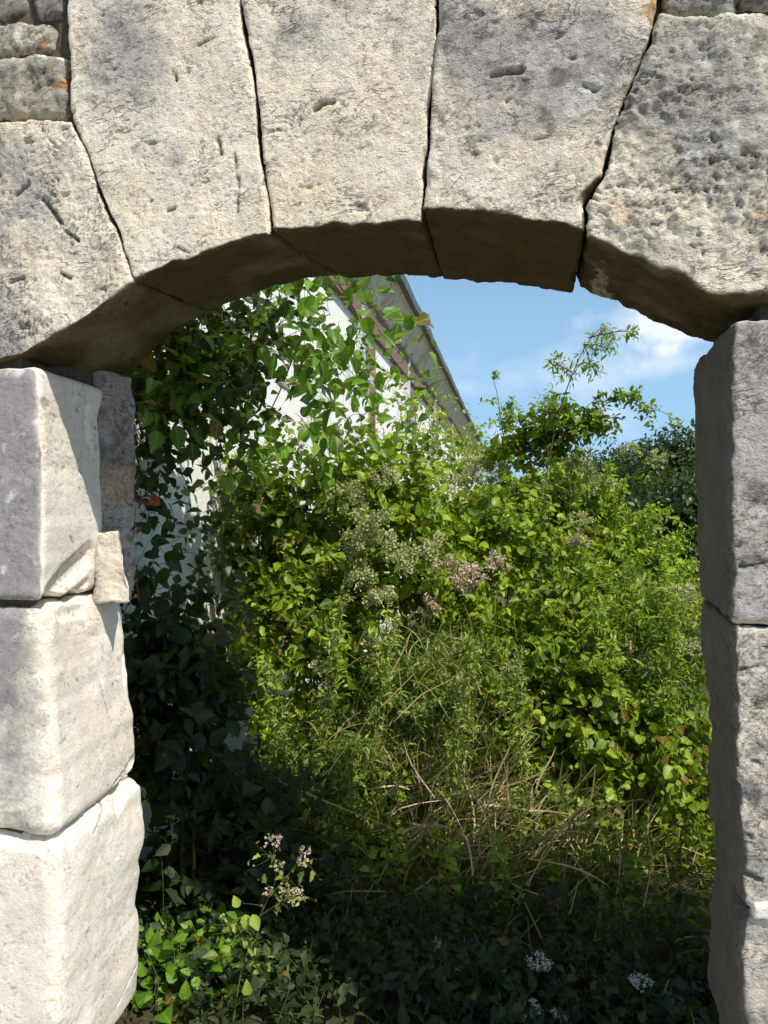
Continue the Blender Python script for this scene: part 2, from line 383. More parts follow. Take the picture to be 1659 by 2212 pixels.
p_ = at(232, 1045, .39); LICH.append((p_[0], p_[2], .075, 0, .4, .325)); p_ = at(232, 985, .39); LICH.append((p_[0], p_[2], .05, 2, .6, .325))
S_FINE = (.010, .0030, .0045, 0); S_MID = (.014, .0045, .008, .002); S_ROUGH = (.018, .007, .009, .012)
# left springer, four arch stones, right springer
jl = atl([(-330, 800), (-335, 600), (-340, 255)], 0)
topA = resample(atl([(-340, 262), (-150, 258), (0, 266), (60, 250), (110, 258), (150, 262)], 0), 14, .01)
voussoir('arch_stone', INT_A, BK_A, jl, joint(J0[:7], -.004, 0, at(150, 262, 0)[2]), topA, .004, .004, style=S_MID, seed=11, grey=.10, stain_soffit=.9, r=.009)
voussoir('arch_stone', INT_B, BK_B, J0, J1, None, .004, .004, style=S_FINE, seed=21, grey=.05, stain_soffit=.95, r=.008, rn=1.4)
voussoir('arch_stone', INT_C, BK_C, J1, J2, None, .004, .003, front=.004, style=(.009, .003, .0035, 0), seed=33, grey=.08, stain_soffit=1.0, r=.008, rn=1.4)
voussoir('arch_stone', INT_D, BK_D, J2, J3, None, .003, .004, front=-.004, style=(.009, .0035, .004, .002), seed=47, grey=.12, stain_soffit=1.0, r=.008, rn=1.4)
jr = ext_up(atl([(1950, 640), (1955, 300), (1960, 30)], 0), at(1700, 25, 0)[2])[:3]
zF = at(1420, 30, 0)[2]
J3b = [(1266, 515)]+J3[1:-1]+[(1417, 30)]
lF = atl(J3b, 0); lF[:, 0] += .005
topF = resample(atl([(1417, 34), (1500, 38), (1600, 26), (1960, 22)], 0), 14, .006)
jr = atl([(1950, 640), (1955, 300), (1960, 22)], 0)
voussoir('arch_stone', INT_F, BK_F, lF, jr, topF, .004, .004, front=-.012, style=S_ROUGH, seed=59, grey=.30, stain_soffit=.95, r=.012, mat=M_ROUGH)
# rubble stones packed over the haunches that show in the corners
def block(name, fl, bl, Yf, Yb, **kw):
    """fl / bl: front and back corner loops (4 edges) in picture coordinates, or world arrays"""
    cv = lambda e, Y: np.asarray(e) if isinstance(e, np.ndarray) else atl(e, Y)
    Ef = [resample(cv(e, Yf), 20, kw.get('wob', .005), i) for i, e in enumerate(fl)]
    Eb = [resample(cv(e, Yb), 20, kw.get('wob', .005), i) for i, e in enumerate(bl)]
    for E in (Ef, Eb):
        b, tp, l, r = E; l[0] = b[0]; r[0] = b[-1]; l[-1] = tp[0]; r[-1] = tp[-1]
    kw.pop('wob', None)
    return stone(name, WALL, Ef, Eb, **kw)
def rect_block(name, x0, y0, x1, y1, Yf, Yb, **kw):
    """corners given as picture coordinates on the front face, straight back through the wall"""
    A, B, C_, D_ = at(x0, y1, Yf), at(x1, y1, Yf), at(x0, y0, Yf), at(x1, y0, Yf)
    f = [np.array([A, B]), np.array([C_, D_]), np.array([A, C_]), np.array([B, D_])]
    b = [e+np.array([0, Yb-Yf, 0]) for e in f]
    return block(name, f, b, Yf, Yb, **kw)
for i, (a, b, c, d, yf, g, gs) in enumerate([(-190, 120, 138, 252, .012, .35, .5), (-190, 46, 122, 116, .025, .30, .5), (-190, -70, 60, 42, .03, .8, .7), (62, -70, 128, 38, .015, .7, .6), (-360, 60, -196, 250, .02, .5, .5), (-360, -70, -196, 55, .02, .5, .5),
                                           (1432, -14, 1590, 30, .01, .5, .5), (1594, -24, 1800, 18, .02, .6, .5), (1428, -90, 1700, -20, .0, .5, .5), (1804, -24, 1960, 16, .02, .6, .5), (1704, -90, 1960, -30, .02, .6, .5)]):
    rect_block('rubble_stone', a, b, c, d, yf, .2, style=(.016, .008, .008, .006), seed=100+i*7, grey=g+.25, stain_all=gs*.5, r=.02, mat=M_ROUGH, res=.006, dres=.012, wob=.012)
# left jamb: three big blocks, the upper two with a rougher back layer behind them
ARL = [(78, 790), (92, 1000), (90, 1306), (106, 1500), (122, 1818), (128, 2212), (130, 2400)]
def arris(yv): return np.interp(yv, [p[1] for p in ARL], [p[0] for p in ARL])
def jamb_left(y0, y1, back, Yb, shift, **kw):
    """y0 top, y1 bottom at the arris; back: list of (px,py) of the back edge top to bottom on plane Yb"""
    ys = np.linspace(y1, y0, 9)
    r = atl([(arris(y)+shift, y) for y in ys], 0)
    zl, zh = r[0][2], r[-1][2]; xl = at(-330, 1100, 0)[0]
    l = np.array([[xl, 0, z] for z in np.linspace(zl, zh, 9)])
    f = [np.array([l[0], r[0]]), np.array([l[-1], r[-1]]), l, r]
    rb = atl(back[::-1], Yb); rb[0][2] = zl+.0; rb[-1][2] = zh
    lb = np.array([[xl, Yb, z] for z in np.linspace(zl, zh, 9)])
    b = [np.array([lb[0], rb[0]]), np.array([lb[-1], rb[-1]]), lb, rb]
    return block('jamb_block', f, b, 0, Yb, **kw)
jamb_left(790, 1303, [(232, 880), (214, 920), (222, 1000), (226, 1100), (226, 1180), (216, 1240)], .34, 0, style=(.005, .0015, .0022, 0), r=.024, seed=201, fgrey=.62, rn=.3, grey=0, mat=M_SMOOTH, wob=.008)
jamb_left(1309, 1817, [(262, 1280), (275, 1400), (296, 1540), (300, 1640)], .475, 0, style=(.008, .001, .0012, 0), r=.042, seed=215, fgrey=.22, rn=.3, grey=.05, mat=M_SMOOTH, wob=.008)
jamb_left(1820, 2420, [(312, 1690), (318, 1800), (306, 1930), (312, 2060), (304, 2140), (302, 2240)], .475, .2, style=(.008, .001, .001, 0), r=.040, seed=228, rn=.3, grey=0, mat=M_SMOOTH, wob=.006)
# back layer of the left jamb (thinner pieces, greyer)
def back_piece(y0, y1, xf, xb, Yf, Yb, **kw):
    rf = atl([(xf, y1), (xf, y0)], Yf); rb = atl([(xb, y1), (xb, y0)], Yb); rb[:, 2] = rf[:, 2]
    xl = rf[0][0]-.3
    lf = rf.copy(); lf[:, 0] = xl; lb = rb.copy(); lb[:, 0] = xl
    return block('jamb_block', [np.array([lf[0], rf[0]]), np.array([lf[1], rf[1]]), lf, rf], [np.array([lb[0], rb[0]]), np.array([lb[1], rb[1]]), lb, rb], Yf, Yb, **kw)
back_piece(798, 1304, 209, 290, .33, .475, style=(.018, .004, .004, .003), r=.005, seed=240, grey=.8, stain_all=.16, res=.006, wob=.016)
o = block('packing_stone', [[(200, 1302), (282, 1304)], [(206, 1152), (258, 1146)], [(200, 1302), (206, 1152)], [(282, 1304), (284, 1270), (266, 1215), (258, 1146)]],
      [[(205, 1298), (270, 1300)], [(210, 1150), (255, 1146)], [(205, 1298), (210, 1150)], [(270, 1300), (272, 1270), (258, 1210), (255, 1146)]], .29, .40, style=(.012, .005, .004, .004), r=.008, seed=263, grey=.05, mat=M_SMOOTH, res=.004, wob=.010)
# right jamb: three blocks
ARR = [(1578, 690), (1574, 900), (1574, 1100), (1578, 1345), (1578, 1500), (1590, 1700), (1598, 1850), (1606, 1960), (1590, 2070), (1606, 2212), (1606, 2420)]
BKR = [(1500, 742), (1494, 800), (1500, 1000), (1508, 1200), (1512, 1330), (1530, 1450), (1533, 1700), (1545, 1860), (1528, 1960), (1524, 2100), (1526, 2300)]
def jamb_right(y0, y1, **kw):
    ax = lambda L, y: np.interp(y, [p[1] for p in L], [p[0] for p in L])
    ys = np.linspace(y1, y0, 12)
    l = atl([(ax(ARR, y), y) for y in ys], 0)
    lb = []
    for q in l:      # same height on the back face
        zc = (T+DIST)*math.cos(YAW)+.05; py = 1106-(q[2]-EYE)*FPX/((at(1500, 1106, T)-CP)@FW); lb.append(at(ax(BKR, py), py, T-.005))
    lb = np.array(lb); lb[:, 2] = l[:, 2]
    xr = at(1950, 1106, 0)[0]
    r = l.copy(); r[:, 0] = xr; rb = lb.copy(); rb[:, 0] = xr
    return block('jamb_block', [np.array([l[0], r[0]]), np.array([l[-1], r[-1]]), l, r], [np.array([lb[0], rb[0]]), np.array([lb[-1], rb[-1]]), lb, rb], 0, T-.005, **kw)
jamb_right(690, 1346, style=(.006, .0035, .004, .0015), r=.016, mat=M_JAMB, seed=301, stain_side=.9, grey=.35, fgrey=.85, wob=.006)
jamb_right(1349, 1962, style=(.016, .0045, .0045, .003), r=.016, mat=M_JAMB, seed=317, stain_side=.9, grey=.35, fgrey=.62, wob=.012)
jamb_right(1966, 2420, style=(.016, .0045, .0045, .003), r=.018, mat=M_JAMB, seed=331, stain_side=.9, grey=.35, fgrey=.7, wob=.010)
rect_block('packing_stone', 1628, 1954, 1760, 1990, -.012, .1, style=(.003, .001, .001, 0), r=.006, seed=340, grey=0, mat=M_SMOOTH, res=.005)
# rubble masonry of the rest of the wall (outside the picture) and the mortar core
def rubble_region(x0, x1, z0, z1, seed, skip=None):
    rs = np.random.RandomState(seed); VV = []; QQ = []; WX = []; off = 0; z = z0
    while z < z1-.03:
        h = min(rs.uniform(.13, .27), z1-z);  h = z1-z if z1-z-h < .08 else h
        x = x0
        while x < x1-.03:
            w = rs.uniform(.2, .5); w = x1-x if x1-x-w < .1 else w
            W, H, D = w-.014, h-.014, T-.02
            L, Q = lattice(max(4, int(W/.02)), max(4, int(H/.02)), 8)
            mx = L.max(0); p = L/mx*np.array([W, H, D]); S = np.array([W, H, D]); r = .03
            q = np.clip(p, r, S-r); d = p-q; dl = np.linalg.norm(d, axis=1)[:, None]; nrm = d/np.maximum(dl, 1e-9); p = q+nrm*np.minimum(dl, r)
            V = np.stack([x+.007+p[:, 0], .01+p[:, 2], z+.007+p[:, 1]], -1)
            nn = np.stack([nrm[:, 0], nrm[:, 2], nrm[:, 1]], -1)
            V += nn*(.012*fbm(V*8, 3, seed)+.004*fbm(V*40, 2, seed))[:, None]
            g = np.clip(.45+rs.uniform(-.25, .3)+.4*fbm(V*6, 2, 3), 0, 1)
            VV.append(V); QQ.append(Q+off); off += len(V); WX.append(np.stack([g, g*0, g*0], -1)); x += w
        z += h
    me = mesh_np('masonry', np.concatenate(VV), [np.concatenate(QQ)], attrs={'wx': np.concatenate(WX), 'lich': np.zeros((off, 3))})
    return me
XL, XR = at(-330, 1100, 0)[0], at(1950, 1100, 0)[0]
link('masonry', rubble_region(-5.2, XL-.01, 0, WALL_TOP, 5), M_ROUGH, WALL)
link('masonry', rubble_region(XR+.01, 4.6, 0, WALL_TOP, 6), M_ROUGH, WALL)
link('masonry', rubble_region(XL, XR, ZT+.01, WALL_TOP, 8), M_ROUGH, WALL)
def mortar_core():
    B = []
    ys0, ys1 = .035, T-.035
    # jamb cores
    xl = at(78, 1000, 0)[0]-.07; xr = at(1578, 1000, 0)[0]+.06
    B += [(-5.15, xl, ys0, ys1, 0, EYE+.42), (xr, 4.55, ys0, ys1, 0, EYE+.42)]
    # arch core as narrow vertical strips following the intrados
    I = np.array(INT_A+INT_B+INT_C+INT_D+INT_F, float); w = atl(I, 0); wb = atl(BK_A+BK_B+BK_C+BK_D+BK_F, T)
    xs = np.linspace(xl-.2, xr+.2, 90)
    for a, b in zip(xs[:-1], xs[1:]):
        z = max(np.interp(a, w[:, 0], w[:, 2]), np.interp(b, w[:, 0], w[:, 2]), np.interp(a, wb[:, 0], wb[:, 2]), np.interp(b, wb[:, 0], wb[:, 2]))+.05
        B.append((a, b+.0005, ys0+.001, ys1-.001, z, WALL_TOP-.03))
    B += [(-5.15, xl-.2, ys0, ys1, EYE+.425, WALL_TOP-.03), (xr+.2, 4.55, ys0, ys1, EYE+.425, WALL_TOP-.03)]
    return boxes_mesh('mortar_core', B)
link('mortar', mortar_core(), M_MORTAR, WALL)

# ------------------------------------------------------------------ ground
t = NT('soil_and_litter'); P = t.pos(); n = t.noise(P, 3, 8, .7); n2 = t.noise(P, 30, 4, .6)
c = t.mix(t.ramp(n2, [(.35, 0.), (.65, 1.)]), t.ramp(n, [(.35, (.035, .028, .016)), (.65, (.045, .06, .018))]), (.09, .075, .035))
M_SOIL = t.done(t.prin(c, .95, t.bump(n2, .02)))
def ground_h(x, y):
    far = np.clip((y-6)/60, 0, 1)
    return .04*np.sin(x*1.3)*np.cos(y*1.7)*np.clip(y, 0, 1)+far*1.0
def make_ground():
    xs = np.concatenate([[-900, -300, -120, -50], np.linspace(-20, 20, 81), [50, 120, 300, 900]])
    ys = np.concatenate([[-300, -80, -30], np.linspace(-8, 30, 100), [40, 60, 100, 200, 500, 1500]])
    X, Y = np.meshgrid(xs, ys, indexing='ij'); Z = ground_h(X, Y)+.02*fbm(np.stack([X.ravel(), Y.ravel(), X.ravel()*0], -1), 3, 2).reshape(X.shape)
    nb = len(ys); i, j = np.meshgrid(np.arange(len(xs)-1), np.arange(nb-1), indexing='ij'); i = i.ravel(); j = j.ravel()
    Q = np.stack([i*nb+j, (i+1)*nb+j, (i+1)*nb+j+1, i*nb+j+1], -1)
    o = link('ground', mesh_np('ground', np.stack([X.ravel(), Y.ravel(), Z.ravel()], -1), [Q]), M_SOIL); o['kind'] = 'structure'
make_ground()
t = NT('bounce_gravel'); P = t.pos(); v = t.n('ShaderNodeTexVoronoi'); v.inputs['Scale'].default_value = 60; t.l(P, v.inputs['Vector']); n = t.noise(P, 2, 5, .6)
M_BOUNCE = t.done(t.prin(t.mix(t.ramp(n, [(.3, 0.), (.7, .5)]), t.ramp(v.outputs['Distance'], [(.1, (.60, .55, .46)), (.6, (.42, .38, .31))]), (.42, .39, .33)), .95, t.bump(v.outputs['Distance'], .012)))
def make_bounce_floor():  # unseen gravel sheet, added to bounce light onto the wall
    xs = np.linspace(-9, 9, 37); ys = np.linspace(-9, -.02, 20); X, Y = np.meshgrid(xs, ys, indexing='ij'); Z = .03+.01*np.sin(X*2)*np.cos(Y*3)
    i, j = np.meshgrid(np.arange(36), np.arange(19), indexing='ij'); i = i.ravel(); j = j.ravel()
    Q = np.stack([i*20+j, (i+1)*20+j, (i+1)*20+j+1, i*20+j+1], -1)
    o = link('bounce_floor', mesh_np('bounce_floor', np.stack([X.ravel(), Y.ravel(), Z.ravel()], -1), [Q]), M_BOUNCE); o['kind'] = 'structure'
make_bounce_floor()

# ------------------------------------------------------------------ leaves
def unit(a): return a/np.maximum(np.linalg.norm(a, axis=-1, keepdims=True), 1e-9)
# leaf outlines: (t, halfwidth) for 3 side stations
SHAPES = {'ovate': ([.12, .42, .78], [.62, 1., .52], .34), 'lance': ([.15, .45, .8], [.6, 1., .5], .14), 'round': ([.08, .45, .86], [.72, 1., .62], .46),
          'small': ([.15, .5, .82], [.7, 1., .6], .30), 'toothed': ([.2, .45, .70], [1., .62, .72], .34), 'petal': ([.2, .5, .85], [.5, .9, .9], .42), 'blade': ([.1, .4, .75], [.9, 1., .6], .022)}
def leaves(pos, axis, nrm, size, shape='ovate', curl=.25, fold=.18, tint=None):
    """returns V, faces[], tint for many leaves"""
    ts, ws, wr = SHAPES[shape]; n = len(pos)
    axis = unit(axis); S = unit(np.cross(axis, nrm)); Nn = np.cross(S, axis)
    ct = [0, .33, .68, 1.]
    cr = curl*R.uniform(.2, 1.6, n)
    tw = R.uniform(.82, 1.2, n)
    out = np.zeros((n, 10, 3))
    def P(tt, side): 
        z = -cr*tt*tt+abs(side)*fold*.9
        return pos+axis*(size*tt)[:, None]+S*(size*side*tw)[:, None]+Nn*(size*z)[:, None]
    for k, tt in enumerate(ct): out[:, k] = P(np.full(n, tt), 0)
    for k in range(3):
        j = R.uniform(.85, 1.15, n)
        for sd, b in ((1, 4), (-1, 7)):
            w = ws[k]*wr*sd
            z = -cr*ts[k]**2+abs(w)*fold*2.2
            out[:, b+k] = pos+axis*(size*ts[k])[:, None]+S*(size*w*tw*j)[:, None]+Nn*(size*z)[:, None]
    base = (np.arange(n)*10)[:, None]
    q4 = np.array([[0, 1, 5, 4], [1, 2, 6, 5], [0, 7, 8, 1], [1, 8, 9, 2]]); q3 = np.array([[2, 3, 6], [2, 9, 3]])
    F4 = (base[:, :, None]+q4[None]).reshape(-1, 4); F3 = (base[:, :, None]+q3[None]).reshape(-1, 3)
    if tint is None: tint = np.stack([R.rand(n), R.rand(n)], -1)
    tv = np.zeros((n, 10, 3)); tv[:, :, :2] = tint[:, None]; tv[:, :4, 2] = 1.
    return out.reshape(-1, 3), [F4, F3], tv.reshape(-1, 3)
def tubes(paths, rad, sides=4):
    """paths (n,m,3), rad (n,) base radius tapering to .35"""
    n, m, _ = paths.shape
    tg = unit(np.gradient(paths, axis=1)); ref = np.array([.31, .53, .79]); a = unit(np.cross(tg, ref)); b = np.cross(tg, a)
    tp = np.linspace(1, .3, m)[None, :, None]*np.asarray(rad)[:, None, None]
    V = np.stack([paths+tp*(a*math.cos(2*math.pi*k/sides)+b*math.sin(2*math.pi*k/sides)) for k in range(sides)], 2)   # n,m,s,3
    base = (np.arange(n)*m*sides)[:, None, None]; i = np.arange(m-1)[None, :, None]*sides; k = np.arange(sides)[None, None]; k2 = (k+1) % sides
    Q = np.stack([base+i+k, base+i+k2, base+i+sides+k2, base+i+sides+k], -1).reshape(-1, 4)
    return V.reshape(-1, 3), Q
class Bag:
    def __init__(s): s.V = []; s.F4 = []; s.F3 = []; s.T = []; s.n = 0
    def add(s, V, F, T=None):
        for f in F: (s.F4 if f.shape[1] == 4 else s.F3).append(f+s.n)
        s.V.append(V); s.T.append(T if T is not None else np.full((len(V), 3), .5)); s.n += len(V); return s
    def build(s, name, mat, parent=None, smooth=True):
        if not s.n: return None
        F = ([np.concatenate(s.F4)] if s.F4 else [])+([np.concatenate(s.F3)] if s.F3 else [])
        me = mesh_np(name, np.concatenate(s.V), F, smooth, {'tint': np.concatenate(s.T)}); return link(name, me, mat, parent)
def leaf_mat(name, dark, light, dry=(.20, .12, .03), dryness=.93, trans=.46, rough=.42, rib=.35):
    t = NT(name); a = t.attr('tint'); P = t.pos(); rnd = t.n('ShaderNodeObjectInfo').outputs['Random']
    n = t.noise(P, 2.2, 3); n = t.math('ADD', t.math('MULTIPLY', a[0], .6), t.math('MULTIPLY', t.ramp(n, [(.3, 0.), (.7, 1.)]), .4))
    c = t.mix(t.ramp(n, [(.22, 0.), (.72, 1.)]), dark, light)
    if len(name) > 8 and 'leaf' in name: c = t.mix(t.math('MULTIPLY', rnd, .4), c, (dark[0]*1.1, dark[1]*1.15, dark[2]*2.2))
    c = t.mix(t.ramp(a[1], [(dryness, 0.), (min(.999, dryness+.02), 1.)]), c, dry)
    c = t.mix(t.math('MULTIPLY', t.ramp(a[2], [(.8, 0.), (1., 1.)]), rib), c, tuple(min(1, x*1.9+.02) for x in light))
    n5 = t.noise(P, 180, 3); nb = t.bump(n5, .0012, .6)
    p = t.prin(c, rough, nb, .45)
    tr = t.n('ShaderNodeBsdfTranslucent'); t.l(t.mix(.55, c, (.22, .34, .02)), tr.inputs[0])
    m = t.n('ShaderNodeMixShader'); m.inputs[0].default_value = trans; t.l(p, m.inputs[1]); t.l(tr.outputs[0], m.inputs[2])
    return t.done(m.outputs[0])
L_BROAD = leaf_mat('broad_leaf', (.04, .115, .012), (.26, .50, .045))
L_MID = leaf_mat('shrub_leaf', (.045, .10, .008), (.44, .62, .035))
L_FINE = leaf_mat('fine_leaf', (.06, .13, .010), (.46, .64, .045), dryness=.93)
L_DARK = leaf_mat('dark_leaf', (.014, .034, .007), (.042, .08, .014), dryness=.99, trans=.25)  # dark leaf colour; the shade on the climber is painted into it
L_SHADE = leaf_mat('deep_shade_leaf', (.008, .020, .004), (.028, .055, .010), dryness=.985, trans=.25, rough=.6)  # darker leaf copy, deep shade painted into its colour
L_GREY = leaf_mat('grey_green_leaf', (.08, .15, .025), (.48, .62, .11), dryness=.96)
L_DRYM = leaf_mat('dry_blade', (.40, .29, .13), (.74, .59, .34), dry=(.18, .22, .05), dryness=.85, trans=.2, rough=.6, rib=0)
L_GRASS = leaf_mat('grass_blade', (.10, .17, .02), (.30, .38, .06), dry=(.55, .42, .20), dryness=.72, rib=.1)
L_FLOWER = leaf_mat('faded_flower', (.40, .46, .17), (.62, .64, .34), dry=(.62, .52, .36), dryness=.86, trans=.35, rough=.8, rib=0)
L_PINK = leaf_mat('seed_head', (.44, .32, .22), (.68, .55, .42), dry=(.72, .62, .50), dryness=.75, trans=.3, rough=.8, rib=0)
L_WHITE = leaf_mat('white_petal', (.62, .66, .62), (.82, .84, .82), dry=(.8, .8, .75), dryness=.95, trans=.3, rough=.7, rib=0)
L_RED = leaf_mat('red_leaf', (.20, .045, .03), (.34, .09, .04), trans=.3)
t = NT('green_stem'); M_STEM = t.done(t.prin((.13, .14, .04), .6))
t = NT('brown_twig'); M_TWIG = t.done(t.prin((.11, .075, .04), .8))
t = NT('bark'); P = t.pos(); n = t.noise(P, 20, 6, .7); M_BARK = t.done(t.prin(t.ramp(n, [(.3, (.05, .04, .03)), (.7, (.16, .13, .10))]), .9, t.bump(n, .01)))
t = NT('straw'); M_STRAW = t.done(t.prin((.68, .52, .24), .6))
SUN = unit(np.array([1.38, -1.0, 2.15]))
def shoots(bag, sbag, base, dirn, length, size, spacing, shape='ovate', droop=.25, stem_r=.0016, wig=.08, drywt=0, up=.7, curl=.25, tintbias=0, smax=1., pairs=False):
    """leafy shoots: base (n,3), dirn (n,3), length (n,), leaves set along each"""
    n = len(base); M = 9; tt = np.linspace(0, 1, M); dirn = unit(dirn)
    side = unit(np.cross(dirn, R.normal(size=(n, 3))))
    pth = base[:, None]+dirn[:, None]*(length[:, None]*tt)[..., None]
    pth = pth+side[:, None]*(length[:, None]*wig*np.sin(tt*4+R.rand(n, 1)*6))[..., None]
    pth[:, :, 2] -= droop*length[:, None]*tt**2*R.uniform(.4, 1.4, (n, 1))
    if sbag is not None:
        V, Q = tubes(pth, np.full(n, stem_r)*R.uniform(.7, 1.3, n), 3); sbag.add(V, [Q])
    k = np.maximum(2, (length/spacing)).astype(int)
    idx = np.repeat(np.arange(n), k); tl = np.concatenate([np.linspace(.12, 1, m) for m in k])
    if pairs: idx = np.repeat(idx, 2); tl = np.repeat(tl, 2)
    f = tl*(M-1); i0 = np.minimum(f.astype(int), M-2); fr = (f-i0)[:, None]
    pos = pth[idx, i0]*(1-fr)+pth[idx, i0+1]*fr; tg = unit(pth[idx, i0+1]-pth[idx, i0])
    m = len(pos)
    o = unit(np.cross(tg, R.normal(size=(m, 3))))
    if pairs: o[1::2] = -o[0::2]
    ax = unit(tg*R.uniform(.15, .9, (m, 1))+o+np.array([0, 0, -.15]))
    nr = unit(R.normal(size=(m, 3))*.62+np.array([0, 0, up*.5])+SUN*.8+o*.1)
    sz = size*R.uniform(.42, 1.4, m)*(1-.45*tl**3*smax)
    tint = np.stack([np.clip(R.rand(m)*.8+.25*tl+tintbias-.02, 0, 1), np.clip(R.rand(m)+drywt, 0, 1)], -1)
    V, F, Tn = leaves(pos+ax*(sz*.12)[:, None], ax, nr, sz, shape, curl, tint=tint); bag.add(V, F, Tn)
    return pth
def shell(center, rad, n, lo=.35, hi=1., bias=(0, -.3, .35)):
    d = unit(R.normal(size=(n, 3))+np.array(bias)); r = R.uniform(lo, hi, n)[:, None]**.6
    lump = 1+.62*fbm(d*2.4+np.array(center)*3, 3, 5)[:, None]
    return np.asarray(center)+d*np.asarray(rad)*r*lump, d
def floret_cluster(center, rad, n, size, mat, parent, name='flower_cluster', stalk=True):
    b = Bag(); d = unit(R.normal(size=(n, 3))+np.array([0, 0, .4])); r = R.rand(n, 1)**.4
    sub = np.array(center)+unit(R.normal(size=(14, 3)))*rad*R.uniform(.25, 1.35, (14, 1))*np.array([1, 1, .75])
    w = sub[np.minimum(R.randint(0, 14, n), R.randint(0, 14, n))]+d*r**1.6*rad*R.uniform(.3, .6, (n, 1))
    ax = unit(w-np.array(center)+R.normal(size=(n, 3))*rad*.3)
    V, F, Tn = leaves(w, ax, unit(R.normal(size=(n, 3))+SUN*.4), np.full(n, size)*R.uniform(.6, 1.3, n), 'petal', .2); b.add(V, F, Tn)
    return b.build(name, mat, parent)
def stemline(pts, r0, r1=None, sides=5, n=20):
    s, p = arc(np.array(pts, float)); u = np.linspace(0, 1, n)
    q = evalp((s, p), u)
    for _ in range(2): q[1:-1] = (q[:-2]+q[1:-1]*2+q[2:])/4
    V, Q = tubes(q[None], np.array([r0]), sides); return q, V, Q

def shrub(name, label, cat, center, rad, nsh, length, size, spacing, mat, shape='ovate', group=None, stem=M_STEM, bias=(0, -.3, .35), lo=.35, trunk=True, flowers=(), fl_mat=None, up=.7, droop=.25, drywt=0, core=True, outdir=.9, fl_size=.012, fl_n=520, wig=.08, pairs=False):
    center = np.array(center, float)
    root = empty(name, (center[0], center[1], 0), label, cat, group)
    b = Bag(); s = Bag()
    base, d = shell(center, rad, nsh, lo, 1., bias)
    base[:, 2] = np.maximum(base[:, 2], .03)
    dd = d*outdir+R.normal(size=(nsh, 3))*.45+np.array([0, -.1, .45])
    L = length*R.uniform(.45, 1.2, nsh)*np.where(R.rand(nsh) > .93, 1.9, 1.)
    size *= 1.3; spacing *= 1.05
    shoots(b, s, base-unit(dd)*L[:, None]*.5, dd, L, size, spacing, shape, droop, up=up, drywt=drywt, wig=wig, pairs=pairs)
    if trunk:
        for k in range(5):
            e = center+np.array([R.uniform(-.5, .5)*rad[0], R.uniform(-.4, .4)*rad[1], R.uniform(-.1, .6)*rad[2]])
            q, V, Q = stemline([(center[0]+R.uniform(-.08, .08), center[1]+R.uniform(-.08, .08), 0), (center+e)/2*[1, 1, .8], e], .010); s.add(V, [Q])
    b.build('foliage', mat, root); s.build('stems', stem, root)
    for f in flowers:
        floret_cluster(f[:3], f[3], int(fl_n*(f[3]/.06)**1.5), fl_size, fl_mat or L_FLOWER, root)
    return root
A3 = lambda px, py, Y: at(px, py, Y)
# ------------------------------------------------------------------ the white house
PH = math.radians(-4.6); HE = np.array([math.sin(PH), math.cos(PH), 0]); HR = np.array([math.cos(PH), -math.sin(PH), 0])
HL = -1.55; HH = 2.2
def hf(V): return CP+V[:, 0:1]*HR+V[:, 1:2]*HE+V[:, 2:3]*UP
def hp(l, s, h): return CP+l*HR+s*HE+h*UP
t = NT('white_plaster'); P = t.pos(); n = t.noise(P, 3, 6, .65); n2 = t.noise(P, 50, 4, .6)
c = t.mix(t.ramp(n, [(.45, 0.), (.8, .5)]), (.93, .92, .90), (.78, .75, .70)); M_WHITE = t.done(t.prin(c, .9, t.bump(n2, .004)))
t = NT('old_timber'); P = t.pos(); m = t.n('ShaderNodeMapping'); m.inputs['Scale'].default_value = (30, 30, 2); t.l(P, m.inputs[0]); n = t.noise(m.outputs[0], 1.5, 6, .7)
M_TIMBER = t.done(t.prin(t.ramp(n, [(.3, (.17, .085, .06)), (.7, (.38, .22, .16))]), .85, t.bump(n, .006)))
t = NT('brown_boards'); P = t.pos(); n = t.noise(P, 25, 5, .7); M_BOARD = t.done(t.prin(t.ramp(n, [(.3, (.16, .11, .085)), (.7, (.30, .21, .16))]), .85, t.bump(n, .004)))
t = NT('pale_frame_paint'); P = t.pos(); n = t.noise(P, 30, 5, .7); M_FRAME = t.done(t.prin(t.ramp(n, [(.3, (.48, .50, .55)), (.7, (.66, .67, .70))]), .6))
t = NT('mossy_cornice'); P = t.pos(); n = t.noise(P, 2.0, 7, .7); n2 = t.noise(P, 24, 6, .75); n3 = t.noise(P, 7, 6, .8, 1.5)
c = t.mix(t.ramp(n2, [(.35, 0.), (.65, 1.)]), (.80, .71, .55), (.92, .85, .70)); c = t.mix(t.ramp(n, [(.50, 0.), (.62, .55)]), c, (.28, .29, .12)); c = t.mix(t.ramp(n3, [(.56, 0.), (.60, .7), (.64, 0.)]), c, (.12, .10, .08))
M_CORN = t.done(t.prin(c, .9, t.bump(n2, .01)))
t = NT('zinc_gutter'); P = t.pos(); n = t.noise(P, 8, 5, .7); M_ZINC = t.done(t.prin(t.ramp(n, [(.3, (.09, .09, .09)), (.7, (.2, .2, .2))]), .5))
t = NT('roof_tiles'); P = t.pos(); n = t.noise(P, 12, 5, .7); w_ = t.n('ShaderNodeTexWave', wave_type='BANDS', bands_direction='Y'); w_.inputs['Scale'].default_value = 2.2; t.l(P, w_.inputs[0])
M_ROOF = t.done(t.prin(t.ramp(n, [(.3, (.16, .07, .045)), (.7, (.30, .15, .10))]), .85, t.bump(w_.outputs['Fac'], .03)))
def part(name, boxes, mat, parent, frame=hf): return link(name, boxes_mesh(name, boxes, frame), mat, parent)
S0, S1 = 2.75, 31
h0 = hp(-3.5, 14, -EYE)
